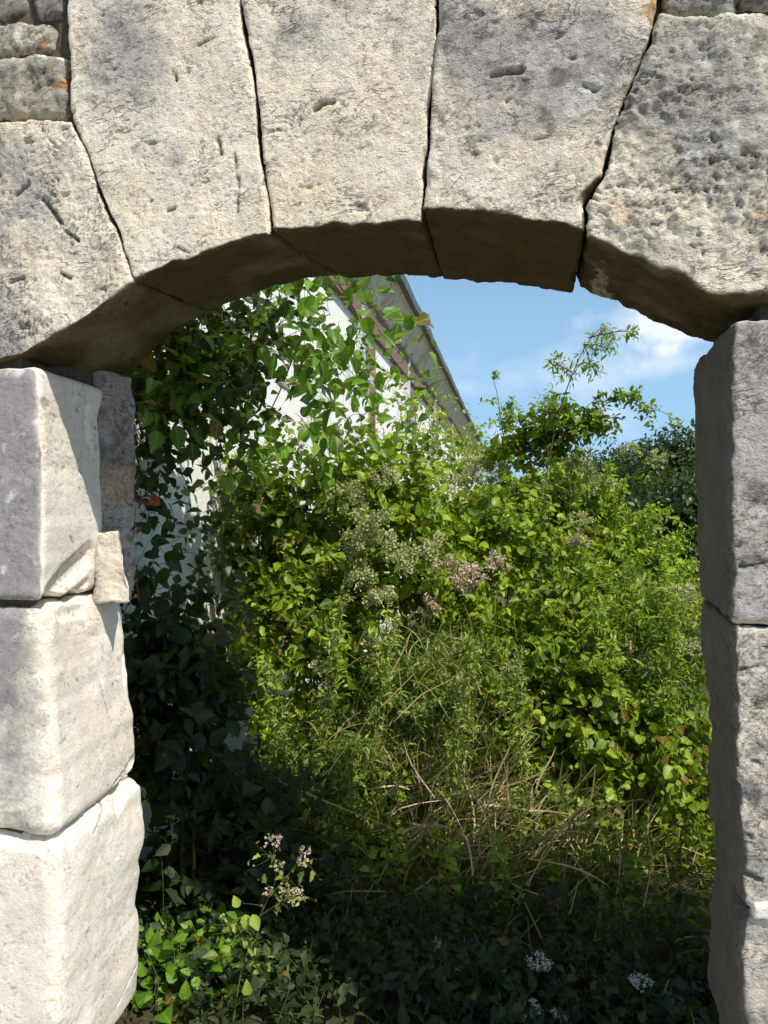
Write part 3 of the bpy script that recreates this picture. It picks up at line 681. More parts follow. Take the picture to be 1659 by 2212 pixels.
HOUSE = empty('house', (h0[0], h0[1], 0), 'long white rendered house with brown timbers and a mossy overhanging cornice, half hidden by climbers', 'house')
part('wall', [(-6, HL, S0, S1, -EYE-.1, HH+.40)], M_WHITE, HOUSE)
post_s = [8.3, 11.9, 15.6, 20.2, 24.5]
for s in post_s: part('timber_post', [(HL+.001, HL+.035, s-.10, s+.10, -EYE+.2, 1.85)], M_TIMBER, HOUSE)
part('timber_rail', [(HL+.002, HL+.055, S0+.02, S1-.02, 1.93, HH+.05)], M_BOARD, HOUSE)
for s in [7.55, 10.95, 14.65, 19.0, 23.2]:
    w = part('window', [(HL+.003, HL+.075, s-.04, s+.06, 1.35, HH), (HL+.003, HL+.075, s+.06, s+.56, 1.35, 1.43)], M_FRAME, HOUSE)
    part('shutter', [(HL+.004, HL+.045, s+.06, s+.55, 1.43, 1.80)], M_BOARD, w)
def sweep(profile, s0, s1, n=60, wob=.006, seed=0):
    pr = np.array(profile); m = len(pr); ss = np.linspace(s0, s1, n); V = []
    for k, s in enumerate(ss):
        for l, h in pr: V.append((l, s, h))
    V = hf(np.array(V)); V[:, 2] += wob*fbm(V*.9, 2, seed); V[:, 0] += wob*fbm(V*1.3+9, 2, seed)
    i, j = np.meshgrid(np.arange(n-1), np.arange(m), indexing='ij'); i = i.ravel(); j = j.ravel(); j2 = (j+1) % m
    Q = np.stack([i*m+j, i*m+j2, (i+1)*m+j2, (i+1)*m+j], -1)
    return mesh_np('cornice', V, [Q], smooth=False)
RH = HH+.50
link('cornice', sweep([(HL-.05, HH-.02), (HL+.02, HH+.0), (HL+.075, HH+.05), (HL+.13, HH+.17), (HL+.22, HH+.30), (HL+.24, HH+.35), (HL+.27, HH+.37), (HL+.27, RH-.03), (HL-.05, RH-.03)], S0-.1, S1+.2, 70, .02), M_CORN, HOUSE)
link('gutter', sweep([(HL+.275, RH-.12), (HL+.30, RH-.14), (HL+.33, RH-.12), (HL+.345, RH-.04), (HL+.33, RH-.04), (HL+.275, RH-.035)], S0-.15, S1+.25, 70, .02), M_ZINC, HOUSE)
V = np.array([(HL+.31, S0-.2, RH), (HL+.31, S1+.3, RH), (-3.8, S1+.3, RH+2.0), (-3.8, S0-.2, RH+2.0), (-6.4, S0-.2, RH), (-6.4, S1+.3, RH)])
link('roof', mesh_np('roof', hf(V), [np.array([[0, 1, 2, 3], [3, 2, 5, 4]])], smooth=False), M_ROOF, HOUSE)
V = np.array([(HL-.01, S0, RH-.1), (-3.8, S0, RH+1.9), (-6, S0, RH-.1), (HL-.01, S1, RH-.1), (-3.8, S1, RH+1.9), (-6, S1, RH-.1)])
link('gable', mesh_np('gable', hf(V[:3]), [np.array([[0, 1, 2]])], smooth=False), M_WHITE, HOUSE)
link('gable', mesh_np('gable', hf(V[3:]), [np.array([[0, 2, 1]])], smooth=False), M_WHITE, HOUSE)

# ------------------------------------------------------------------ vegetation
def C(px, py, Y): return at(px, py, Y)
G1 = 'shrubs crowding behind the archway'
# thicket behind the arch, nearest masses first
shrub('leafy_shrub', 'low leafy shrub with pointed leaves before the white house, left of the thicket', 'shrub', C(650, 1400, 2.15), (.42, .36, .55), 230, .34, .048, .021, L_MID, 'ovate', G1)
shrub('leafy_shrub', 'bushy green shrub with pale faded flower heads in the middle of the arch', 'shrub', C(800, 1180, 2.6), (.62, .45, .62), 430, .36, .055, .024, L_MID, 'ovate', G1,
      flowers=[tuple(C(x, y, Y))+(r,) for x, y, Y, r in [(750, 1080, 2.05, .075), (790, 1130, 2.0, .09), (770, 1170, 2.0, .08), (835, 1035, 2.2, .06), (830, 1165, 2.05, .06), (880, 1200, 2.1, .085), (780, 1240, 2.0, .08), (820, 1290, 1.95, .055), (940, 1190, 2.2, .07), (690, 920, 2.3, .08), (740, 940, 2.35, .06), (640, 960, 2.2, .05)]])
shrub('leafy_shrub', 'dense green shrub with rusty pink faded blooms right of the pale flower heads', 'shrub', C(1080, 1290, 2.9), (.62, .5, .55), 430, .32, .045, .020, L_MID, 'small', G1,
      flowers=[tuple(C(x, y, Y))+(r,) for x, y, Y, r in [(965, 1235, 2.25, .075), (1010, 1240, 2.2, .07), (1000, 1270, 2.25, .05), (930, 1310, 2.2, .05), (1075, 1215, 2.4, .06), (1250, 1165, 2.7, .05)]], fl_mat=L_PINK)
shrub('leafy_shrub', 'fine leaved bright green shrub against the sky beside the end of the cornice', 'shrub', C(1170, 1150, 3.9), (.80, .6, .40), 520, .36, .036, .015, L_FINE, 'small', G1, pairs=True,
      flowers=[tuple(C(x, y, Y))+(r,) for x, y, Y, r in [(1040, 1000, 3.5, .12), (1075, 1010, 3.4, .09), (1250, 1010, 3.5, .10), (1280, 1040, 3.4, .08), (1000, 1035, 3.4, .08)]], fl_size=.012)
shrub('leafy_shrub', 'fine leaved shrub with a lacy edge and grey seed tufts beside the right jamb', 'shrub', C(1330, 1260, 3.7), (.46, .5, .32), 420, .34, .036, .015, L_FINE, 'small', G1, pairs=True,
      flowers=[tuple(C(x, y, Y))+(r,) for x, y, Y, r in [(1365, 975, 3.5, .055), (1415, 990, 3.5, .05), (1255, 1120, 3.1, .05), (1480, 1290, 2.9, .06)]], fl_size=.011)
shrub('leafy_shrub', 'mid green narrow leaved shrub on the right, below the lacy edged shrub', 'shrub', C(1370, 1400, 2.9), (.52, .5, .42), 480, .32, .045, .018, L_FINE, 'lance', G1,
      flowers=[tuple(C(x, y, Y))+(r,) for x, y, Y, r in [(1480, 1290, 2.4, .05), (1490, 1400, 2.4, .06)]], fl_size=.011)
shrub('leafy_shrub', 'dark bushy shrub with rounded leaves low on the right, browning toward the jamb', 'shrub', C(1330, 1600, 2.5), (.52, .45, .36), 360, .30, .045, .022, L_MID, 'round', G1, drywt=.06, stem=M_TWIG)
shrub('leafy_shrub', 'grey green shrub of thin pointed leaves in mid thicket above the dry grass', 'shrub', C(900, 1500, 2.35), (.48, .38, .36), 420, .32, .042, .015, L_GREY, 'lance', G1,
      flowers=[tuple(C(x, y, Y))+(r,) for x, y, Y, r in [(1000, 1480, 1.95, .05), (1110, 1450, 2.0, .05), (690, 1440, 1.8, .05), (800, 1380, 2., .04)]])
shrub('leafy_shrub', 'yellow green weedy shrub between the grey green shrub and the right hand shrubs', 'shrub', C(1130, 1490, 2.6), (.40, .38, .36), 300, .30, .045, .020, L_MID, 'ovate', G1)
shrub('leafy_shrub', 'low tangled shrub of narrow leaves at the lower left edge of the sunlit thicket', 'shrub', C(700, 1660, 2.0), (.36, .34, .28), 300, .28, .042, .016, L_GREY, 'lance', G1, drywt=.03)
shrub('leafy_shrub', 'shrub with rounded leaves climbing against the house wall, left of the pale flower heads', 'shrub', C(560, 1130, 2.35), (.26, .3, .45), 120, .36, .052, .024, L_MID, 'ovate', G1)
# shaded growth at the foot of the house, close behind the left jamb
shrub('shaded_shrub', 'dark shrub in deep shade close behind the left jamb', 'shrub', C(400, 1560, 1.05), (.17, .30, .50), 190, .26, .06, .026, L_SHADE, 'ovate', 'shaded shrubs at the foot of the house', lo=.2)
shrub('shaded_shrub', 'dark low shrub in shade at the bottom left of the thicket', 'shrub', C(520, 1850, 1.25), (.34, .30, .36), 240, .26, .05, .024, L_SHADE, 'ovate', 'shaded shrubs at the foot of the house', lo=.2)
# climber hanging from the house and over the arch
def climber(name, label, spots, length, size, spacing, mat, n, parent=None, shape='ovate', sp=.10, down=-.1):
    c = C(spots[0][0], spots[0][1], spots[0][2])
    root = empty(name, (c[0], c[1], 0), label, 'climbing plant') if parent is None else parent
    b = Bag(); s = Bag()
    for x, y, Y, k in spots:
        c = C(x, y, Y); m = int(n*k); base = c+R.normal(size=(m, 3))*sp
        shoots(b, s, base, R.normal(size=(m, 3))+np.array([.2, -.2, down]), length*R.uniform(.5, 1.4, m), size, spacing, shape, .35, .0018, up=.5, curl=.3)
    b.build('foliage', mat, root)
    return root, s
root, s = climber('climbing_vine', 'broad leaved climber hanging over the white house wall just behind the top of the arch', [(650, 640, 1.38, 1), (720, 640, 1.7, 1), (560, 690, 1.20, 1.1), (480, 740, 1.05, 1), (640, 730, 1.30, .7), (735, 720, 1.8, .8), (760, 790, 2.0, .8), (590, 790, 1.20, .4), (810, 850, 2.3, .9), (850, 930, 2.5, .7), (540, 860, 1.15, .5), (700, 870, 1.40, .8), (680, 810, 1.39, .8), (740, 900, 2.1, .8), (620, 770, 1.37, .8), (590, 900, 1.36, .7), (660, 690, 1.38, .6), (520, 950, 1.33, .6), (780, 740, 2.0, .7), (785, 700, 1.8, .7), (835, 790, 2.2, .8), (865, 870, 2.6, .9), (740, 830, 1.9, .9), (470, 930, 1.20, .7)], .20, .080, .038, L_BROAD, 9)
for a in ([(420, 560, 1.1), (560, 650, 1.3), (640, 700, 1.5), (720, 760, 1.7), (800, 850, 2.1)], [(500, 560, 1.2), (520, 760, 1.3), (525, 900, 1.5), (500, 1100, 1.7)], [(700, 560, 1.6), (760, 660, 1.8), (820, 740, 2.1)], [(660, 700, 1.7), (600, 860, 1.9), (520, 1000, 2.0), (470, 1200, 1.8), (430, 1500, 1.5)]):
    q, V, Q = stemline([C(*p) for p in a], .004, n=26); s.add(V, [Q])
s.build('stems', M_TWIG, root)
root, s = climber('climbing_vine', 'shaded climber with a few sunlit leaves just behind the left springer of the arch', [(370, 800, .72, 1.2), (330, 850, .68, .8), (430, 790, .78, 1.1), (400, 870, .78, 1.0), (350, 900, .7, .8), (460, 850, .85, .7), (380, 930, .78, .4), (500, 740, .85, .7)], .14, .072, .04, L_BROAD, 7, sp=.05)
s.build('stems', M_TWIG, root)
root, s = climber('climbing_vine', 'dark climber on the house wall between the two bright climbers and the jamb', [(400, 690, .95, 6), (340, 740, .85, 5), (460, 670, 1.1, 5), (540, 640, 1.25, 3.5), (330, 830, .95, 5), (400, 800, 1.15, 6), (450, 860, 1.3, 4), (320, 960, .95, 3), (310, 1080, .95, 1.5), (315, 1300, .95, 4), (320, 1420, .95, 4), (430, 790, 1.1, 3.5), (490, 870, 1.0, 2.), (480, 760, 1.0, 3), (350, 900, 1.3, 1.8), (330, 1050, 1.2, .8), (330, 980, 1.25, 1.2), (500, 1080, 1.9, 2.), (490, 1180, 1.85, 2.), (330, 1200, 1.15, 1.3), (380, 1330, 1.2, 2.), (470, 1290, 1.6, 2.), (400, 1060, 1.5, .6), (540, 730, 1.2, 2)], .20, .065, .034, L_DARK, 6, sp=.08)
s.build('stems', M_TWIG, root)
# tall feathery weeds standing out of the thicket
for lb, x0, y0, x1, y1, Y in [('tall feathery grey green weed in the centre, leaning right over the dry grass', 985, 1680, 1015, 1385, 1.85), ('feathery weed left of the centre, tip beside the straw stalk', 800, 1620, 850, 1330, 1.9),
        ('feathery weed with its tip below the pale flower heads', 700, 1560, 740, 1290, 1.8), ('feathery weed standing between the dry grass and the right hand shrubs', 1130, 1700, 1110, 1420, 2.0),
        ('feathery weed leaning left at the lower left edge of the sunlit growth', 620, 1680, 570, 1430, 1.7), ('short feathery weed right of the leaning one, below the longest straw stalk', 720, 1800, 760, 1600, 1.7),
        ('feathery weed close to the right jamb, pale tipped', 1440, 1600, 1465, 1290, 2.2), ('slim feathery weed arching left of the one beside the right jamb', 1340, 1560, 1290, 1300, 2.2)]:
    p, q_ = C(x0, y0, Y), C(x1, y1, Y); rt_ = empty('feathery_weed', (p[0], p[1], 0), lb, 'weed', 'feathery weeds in the thicket'); b = Bag(); s_ = Bag()
    q, V, Q = stemline([np.array([p[0], p[1]+.08, 0]), p, (p+q_)/2+[0, -.02, .02], q_], .0025, n=30); s_.add(V, [Q])
    k = np.arange(8, 29).repeat(5); m = len(k); shoots(b, s_, q[k]+(q[np.minimum(k+1, 29)]-q[k])*R.rand(m, 1), R.normal(size=(m, 3))+np.array([0, -.2, .7]), R.uniform(.03, .10, m), .034, .013, 'lance', .2, .0008, up=.5, pairs=True)
    b.build('foliage', L_GREY if Y < 2.1 else L_FINE, rt_); s_.build('stems', M_STEM, rt_)
# small red creeper at the jamb
rt_ = C(300, 1070, .62); root = empty('red_creeper', (rt_[0], rt_[1], 0), 'dark red creeper leaves at the edge of the left jamb', 'climbing plant')
b = Bag(); shb = Bag(); base = C(296, 1075, .6)+R.normal(size=(7, 3))*.015; shoots(b, shb, base, R.normal(size=(7, 3))*.5+np.array([.3, .2, .1]), np.full(7, .07), .045, .03, 'toothed'); b.build('foliage', L_RED, root)
q, V, Q = stemline([C(300, 1300, .62), C(285, 1180, .62), C(296, 1070, .6)], .003); shb.add(V, [Q]); shb.build('stems', M_TWIG, root)
# ivy-like growth under and beside the cornice
root, s = climber('creeper_on_house', 'light green creeper growing along the foot of the house cornice where it meets the thicket', [(960, 960, 4.6, .8), (1000, 1010, 5.0, 1.2), (920, 970, 4.0, 1.), (960, 1000, 4.2, 1.2), (900, 1000, 3.6, 1.1), (1040, 1010, 4.6, 1.)], .35, .040, .022, L_FINE, 22, shape='small', sp=.14, down=.3)
s.build('stems', M_STEM, root)
root, s = climber('creeper_on_house', 'thin creeper patch on the timbered wall below the upper end of the cornice', [(815, 700, 5.2, .5), (850, 820, 6, .8), (890, 860, 6.4, .6), (905, 880, 5.2, 1.)], .3, .05, .03, L_FINE, 12, shape='small', sp=.10, down=-.3)
s.build('stems', M_STEM, root)
# tall rose shoots against the sky
def sprig(label, stems, size, spacing, mat, shape='small', twigl=.10, ntw=14, bud=None, stem_mat=M_TWIG, r0=.008, dens=1):
    p0 = C(*stems[0][0]); root = empty('rose_shoot', (p0[0], p0[1], 0), label, 'shoot', 'tall shoots against the sky')
    b = Bag(); s = Bag()
    for k, st in enumerate(stems):
        pts = [C(*p) for p in st]
        if k == 0: pts = [np.array([pts[0][0], pts[0][1]+.1, .02]), (pts[0]+[pts[0][0], pts[0][1]+.1, .02])/2]+pts
        q, V, Q = stemline(pts, r0 if k == 0 else r0*.6, n=30); s.add(V, [Q])
        lo = 14 if k == 0 else 3
        m = int(ntw*dens*(1 if k == 0 else .8)); u = R.uniform(lo, 29, m); i = u.astype(int); i = np.minimum(i, 28); base = q[i]+(q[i+1]-q[i])*(u-i)[:, None]
        tg = unit(q[i+1]-q[i]); dr = unit(R.normal(size=(m, 3)))+tg*.7
        shoots(b, s, base, dr, twigl*R.uniform(.5, 1.2, m), size, spacing, shape, .15, .0009, up=.5, pairs=True)
    b.build('foliage', mat, root); s.build('stems', stem_mat, root)
    if bud: floret_cluster(C(*bud[:3]), bud[3], 60, .012, L_PINK, root, 'bud')
    return root
sprig('tall rose shoot topped by a small faded bud, highest against the sky', [[(1175, 1060, 3.0), (1195, 940, 3.0), (1215, 860, 3.0), (1240, 800, 3.0), (1262, 745, 3.0), (1282, 712, 3.0), (1305, 700, 3.0)],
      [(1270, 730, 3.0), (1300, 722, 2.95), (1340, 715, 2.9), (1380, 716, 2.9)], [(1262, 745, 3.0), (1290, 745, 3.05), (1312, 752, 3.05)], [(1222, 850, 3.), (1200, 852, 2.95), (1182, 868, 2.9)], [(1245, 790, 3.), (1262, 782, 3.), (1288, 800, 3.)], [(1235, 805, 3.), (1215, 792, 3.), (1196, 788, 3.)]], .046, .020, L_MID, 'lance', .075, 20, bud=(1303, 712, 2.98, .020), dens=1.1)
sprig('bushy arching rose shoot with a thin bare tip reaching right across the sky', [[(1230, 1060, 3.2), (1240, 960, 3.2), (1270, 900, 3.2), (1310, 865, 3.2), (1345, 855, 3.2)],
      [(1310, 865, 3.2), (1350, 852, 3.15), (1400, 878, 3.1), (1445, 895, 3.1)], [(1240, 960, 3.2), (1300, 900, 3.2), (1345, 905, 3.2)], [(1240, 940, 3.2), (1200, 890, 3.2), (1160, 905, 3.2)], [(1240, 950, 3.2), (1265, 880, 3.2), (1290, 860, 3.2)]], .040, .018, L_FINE, 'small', .11, 20, dens=1)
sprig('slender light green shoot beside the end of the house cornice', [[(1095, 1030, 3.8), (1090, 950, 3.8), (1078, 900, 3.8), (1080, 860, 3.8), (1065, 818, 3.8)], [(1088, 940, 3.8), (1100, 880, 3.8), (1108, 870, 3.8)]], .034, .016, L_FINE, 'small', .08, 34, stem_mat=M_STEM, dens=1.2)
sprig('leafy shoot rising from the fine leaved shrub to the left of the tall rose shoot', [[(1150, 1060, 3.3), (1155, 980, 3.3), (1170, 920, 3.3), (1190, 890, 3.3)], [(1155, 980, 3.3), (1120, 930, 3.3), (1150, 905, 3.3)], [(1155, 1000, 3.3), (1210, 940, 3.3), (1230, 900, 3.3)], [(1155, 1000, 3.3), (1110, 970, 3.3), (1070, 975, 3.3)], [(1160, 980, 3.3), (1200, 900, 3.3), (1215, 868, 3.3)], [(1165, 990, 3.3), (1240, 930, 3.3), (1290, 905, 3.3)]], .060, .024, L_MID, 'ovate', .14, 28, stem_mat=M_STEM)
sprig('thin shoot leaning toward the right jamb over the far trees', [[(1330, 1060, 3.4), (1380, 1010, 3.4), (1440, 985, 3.4), (1480, 975, 3.4)]], .03, .02, L_FINE, 'small', .09, 18, stem_mat=M_STEM)

# dry grass, straw and ground cover
def blades(name, label, cat, centers, n, length, wid_shape, mat, lean, spread, droop=.5, size_w=1, kind='stuff', grp=None, bend=None):
    b = Bag(); cs = np.array([C(*c) if isinstance(c, tuple) else c for c in centers]); idx = R.randint(0, len(cs), n)
    base = cs[idx]+R.normal(size=(n, 3))*np.array(spread)
    base[:, 2] = np.maximum(base[:, 2], .0)
    d = unit(R.normal(size=(n, 3))*.45+np.array(lean)); L = length*R.uniform(.4, 1.3, n); M = 6; tt = np.linspace(0, 1, M)
    side = unit(np.cross(d, R.normal(size=(n, 3)))); w = .0022*size_w*R.uniform(.6, 1.5, n)
    pth = base[:, None]+d[:, None]*(L[:, None]*tt)[..., None]; pth[:, :, 2] -= droop*L[:, None]*tt**2*R.uniform(.2, 1.4, (n, 1))
    pth += side[:, None]*(L[:, None]*.10*np.sin(tt*3+R.rand(n, 1)*6))[..., None]
    ww = (w[:, None]*np.array([.8, 1, 1, .9, .6, .1]))[..., None]
    Vv = np.stack([pth-side[:, None]*ww, pth+side[:, None]*ww], 2).reshape(-1, 3)
    bs = (np.arange(n)*M*2)[:, None]; i = np.arange(M-1)[None]*2
    Q = np.stack([bs+i, bs+i+1, bs+i+3, bs+i+2], -1).reshape(-1, 4)
    T_ = np.repeat(np.stack([R.rand(n), R.rand(n), np.zeros(n)], -1), M*2, 0)
    b.add(Vv, [Q], T_); o = b.build(name, mat); tag(o, label, cat, grp, kind); return o
blades('dry_grass', 'heap of dry straw coloured grass stalks lying across the middle of the thicket', 'dry grass', [(1000, 1700, 2.0), (1050, 1760, 2.0), (1100, 1820, 2.0), (980, 1780, 2.05), (1150, 1860, 1.95), (1230, 1840, 2.1), (930, 1720, 2.0), (1060, 1860, 1.8), (1000, 1850, 1.75), (1150, 1760, 1.9), (1080, 1900, 1.7), (1300, 1850, 2.0), (1250, 1960, 1.8), (1400, 1900, 2.0), (900, 1850, 1.7)], 820, .32, None, L_DRYM, (.5, -.25, .85), (.17, .12, .09), .18, 1.5)
blades('dry_grass', 'fine dry tangle in front of the low shrub on the lower left of the thicket', 'dry grass', [(760, 1740, 1.95), (840, 1700, 2.1), (900, 1650, 2.1), (700, 1650, 1.9), (1000, 1640, 2.1), (990, 1590, 2.1)], 260, .22, None, L_DRYM, (.2, -.1, .6), (.10, .12, .06), .4, .8)
blades('tall_grass', 'green and yellow grass growing among the thicket', 'grass', [(700, 1580, 1.9), (800, 1600, 2.0), (860, 1680, 2.0), (1000, 1560, 2.15), (1080, 1650, 2.1), (1180, 1700, 2.2), (900, 1450, 2.1), (1000, 1420, 2.15), (1300, 1800, 2.2), (1400, 1850, 2.2)], 1300, .26, None, L_GRASS, (.1, -.15, .9), (.13, .15, .08), .45, 1.1)
gp = [(x, y, .0) for x in np.arange(-3.2, 2.4, .35) for y in np.arange(1.3, 3.4, .3)]
blades('ground_grass', 'rough grass and weeds covering the ground behind the wall', 'grass', [np.array(p) for p in gp], 3500, .26, None, L_GRASS, (0, 0, 1.), (.2, .2, .01), .35, 1.4)
gp2 = [(x, y, ground_h(x, y)) for x in np.arange(-1.0, 14, 1.1) for y in np.arange(4, 26, 1.2)]
blades('meadow_grass', 'rough meadow grass beyond the thicket', 'grass', [np.array(p) for p in gp2], 9000, .5, None, L_GRASS, (0, 0, 1.), (.6, .6, .01), .35, 3)
# low weeds carpet: many small leafy shoots rooted in the soil
def carpet(name, label, x0, x1, y0, y1, n, size, mat, h=.3, shape='ovate'):
    b = Bag(); s = Bag(); base = np.stack([R.uniform(x0, x1, n), R.uniform(y0, y1, n), np.full(n, .0)], -1)
    shoots(b, s, base, R.normal(size=(n, 3))*.35+np.array([0, 0, 1.]), h*R.uniform(.4, 1.5, n), size, .022, shape, .2)
    o = b.build(name, mat); s2 = s.build('stems', M_STEM, o); tag(o, label, 'weeds', None, 'stuff'); return o
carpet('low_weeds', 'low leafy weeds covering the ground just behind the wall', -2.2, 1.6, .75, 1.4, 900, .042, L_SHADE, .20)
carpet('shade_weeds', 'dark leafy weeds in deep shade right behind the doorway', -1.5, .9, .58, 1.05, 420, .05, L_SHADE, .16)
carpet('broad_weeds', 'broad leaved weeds in the light patch at the foot of the left jamb', -1.5, -1.12, .55, 1.0, 36, .07, L_BROAD, .20)
carpet('low_weeds', 'sunlit low weeds spreading under the shrubs of the thicket', -2.0, 2.2, 1.35, 4.2, 1000, .045, L_MID, .33)
# long golden stalks
for k, (lb, pts) in enumerate([('longest straw stalk leaning up to the right across the middle of the thicket', [(655, 1775, 1.50), (720, 1650, 1.52), (800, 1550, 1.54), (895, 1455, 1.56)]),
        ('straw stalk with a bent tip to the right of the longest stalk', [(850, 1560, 1.56), (910, 1500, 1.58), (980, 1465, 1.58)]),
        ('short dark twig lying left of the longest stalk', [(565, 1580, 1.48), (610, 1605, 1.48), (662, 1625, 1.48)]),
        ('pale stalk crossing low behind the longest stalk', [(610, 1690, 1.53), (700, 1730, 1.58), (850, 1790, 1.63)]),
        ('pale stalk rising to the right below the middle of the longest stalk', [(790, 1760, 1.58), (850, 1700, 1.58), (900, 1650, 1.58)]),
        ('forked dry stalk beside the dark gap in the thicket', [(1020, 1800, 1.63), (1080, 1690, 1.63), (1165, 1590, 1.63)]),
        ('broad dry stalk lying highest across the straw heap', [(1075, 2010, 1.53), (1150, 1890, 1.53), (1250, 1740, 1.56)]),
        ('dry stalk lying second across the straw heap', [(1110, 1980, 1.50), (1180, 1830, 1.53), (1290, 1700, 1.58)]),
        ('dry stalk lying lowest across the straw heap', [(1170, 2020, 1.48), (1230, 1930, 1.50), (1300, 1860, 1.53)]),
        ('upright brown stalk right of the straw heap', [(1390, 1960, 1.48), (1410, 1860, 1.53), (1395, 1780, 1.58)]),
        ('bent rusty stalk in the shade below the straw heap', [(1215, 2080, 1.28), (1225, 2000, 1.28), (1250, 1900, 1.33)]),
        ('thin stalk curving down to the right under the pale seed head', [(945, 2070, .95), (1050, 2130, .93), (1160, 2240, .9)])]):
    q, V, Q = stemline([C(*p) for p in pts], .0034 if k not in (0, 6) else .0042, n=22)
    for _ in range(2):      # a loose leaf sheath
        pass
    bb = Bag().add(V, [Q]); o = bb.build('dry_stalk', M_STRAW if k != 2 else M_TWIG); tag(o, lb, 'stalk', 'dry stalks in the thicket')
# white umbels in the shade
def umbel(px, py, Y, rad, label, tilt=(0, 0, 1), n=26, stem_to=None, mat=None):
    top = C(px, py, Y); root = empty('wild_carrot', (top[0], top[1], 0), label, 'wild flower', 'pale umbels in the shade'); b = Bag(); s = Bag(); tilt = unit(np.array(tilt, float))
    base = np.array([top[0]+.05, top[1]+.03, 0.]) if stem_to is None else stem_to
    q, V, Q = stemline([base, (base+top)/2+[.01, 0, .02], top-tilt*.03], .0018); s.add(V, [Q])
    a = R.rand(n)*6.28; rr = np.sqrt(R.rand(n))*rad; u_ = unit(np.cross(tilt, [.3, .8, .1])); v_ = np.cross(tilt, u_)
    tips = top+u_*(rr*np.cos(a))[:, None]+v_*(rr*np.sin(a))[:, None]-tilt*(rr**2/rad*.3)[:, None]
    V, Q = tubes(np.stack([np.repeat((top-tilt*.03)[None], n, 0), tips], 1), np.full(n, .0006), 3); s.add(V, [Q])
    m = 9; pp = np.repeat(tips, m, 0)+R.normal(size=(n*m, 3))*.0045
    V, F, Tn = leaves(pp, R.normal(size=(n*m, 3)), tilt+R.normal(size=(n*m, 3))*.4, np.full(n*m, .006), 'petal', .2); b.add(V, F, Tn)
    s.build('stem', M_STEM, root); b.build('umbel', mat or L_WHITE, root)
umbel(1165, 2072, .95, .038, 'white umbel highest of those in the dark lower right', (.1, -.4, 1))
umbel(1140, 2180, .80, .036, 'white umbel at the bottom edge, left of its close neighbour', (-.3, -.6, 1))
umbel(1212, 2190, .80, .022, 'small white umbel at the bottom edge, right of its close neighbour', (.4, -.3, 1), 14)
umbel(1385, 2115, .85, .030, 'flat white umbel on a slender stem near the right jamb', (.1, -.15, 1), 18)
umbel(940, 2040, .95, .026, 'yellowish closed umbel tipped sideways in the dark middle', (-.9, -.2, .5), 22, stem_to=C(1160, 2240, .9), mat=L_FLOWER)
# flowering weed and broad leaves lit through the opening, bottom left
def weed(label, stems, size, mat, heads=(), shape='ovate', tw=.07, ntw=12, spacing=.022, big=()):
    p0 = C(*stems[0][0]); root = empty('weed', (p0[0], p0[1], 0), label, 'weed'); b = Bag(); s = Bag()
    for k, st in enumerate(stems):
        pts = [C(*p) for p in st]
        if k == 0: pts = [np.array([pts[0][0], pts[0][1], 0.])]+pts
        q, V, Q = stemline(pts, .0028 if k == 0 else .0016, n=26); s.add(V, [Q]); lo = 6 if k == 0 else 2
        u = R.uniform(lo, 25, ntw); i = np.minimum(u.astype(int), 24); base = q[i]; dr = unit(R.normal(size=(ntw, 3)))+unit(q[i+1]-q[i])*.5+np.array([0, -.2, .2])
        shoots(b, s, base, dr, tw*R.uniform(.4, 1.3, ntw), size, spacing, shape, .2, .0009, up=.5)
    for x, y, Y, L, dx, dz, sh in big:
        V, F, Tn = leaves(C(x, y, Y)[None], np.array([[dx, -.25, dz]]), np.array([[.35, -.8, .45]]), np.array([L]), sh, .2, tint=np.array([[.95, .3]])); b.add(V, F, Tn)
    b.build('foliage', mat, root); s.build('stems', M_STEM, root)
    for h in heads: floret_cluster(C(*h[:3]), h[3], int(60*(h[3]/.02)), .008, L_PINK, root, 'seed_head')
weed('tall weed with pinkish brown seed heads at the lower left of the opening', [[(500, 2230, .57), (520, 2100, .57), (560, 1980, .57), (600, 1900, .57), (590, 1830, .57)], [(560, 1980, .57), (610, 1945, .55), (650, 1935, .54)], [(590, 1930, .57), (630, 1880, .55), (655, 1850, .55)], [(540, 2040, .57), (505, 2000, .57), (480, 1990, .55)], [(520, 2100, .57), (560, 2060, .55), (590, 2070, .55)]], .026, L_GREY,
     heads=[(594, 1815, .57, .020), (603, 1868, .57, .011), (656, 1845, .55, .014), (654, 1862, .55, .012), (615, 1930, .55, .020), (645, 1938, .54, .020), (585, 1925, .71, .013)], shape='toothed', ntw=11,
     big=[(535, 2150, .54, .055, .05, 1, 'ovate'), (425, 2330, .6, .06, .25, 1, 'ovate'), (560, 2260, .66, .06, .2, .9, 'ovate'), (530, 1975, .55, .045, .2, -1, 'ovate'), (545, 1975, .55, .05, .5, -.8, 'ovate'), (515, 1960, .55, .04, -.3, 1, 'ovate')])
weed('broad leaved weed with bright round leaves at the very bottom left beside the jamb', [[(330, 2300, .62), (330, 2200, .62), (345, 2120, .62), (315, 2050, .62)], [(340, 2160, .62), (400, 2140, .6), (430, 2120, .6)], [(340, 2200, .62), (400, 2190, .6), (470, 2150, .62)], [(370, 2290, .62), (420, 2230, .6), (440, 2210, .6)]], .045, L_BROAD, shape='ovate', tw=.07, ntw=8, spacing=.026,
     big=[(330, 2250, .58, .05, .1, 1, 'round'), (400, 2160, .58, .065, .15, 1, 'ovate'), (395, 2240, .58, .05, -.2, 1, 'round'), (360, 2090, .6, .05, .5, .2, 'ovate'), (420, 2110, .6, .04, .4, -.6, 'ovate'), (310, 2110, .6, .05, -.1, 1, 'ovate')])
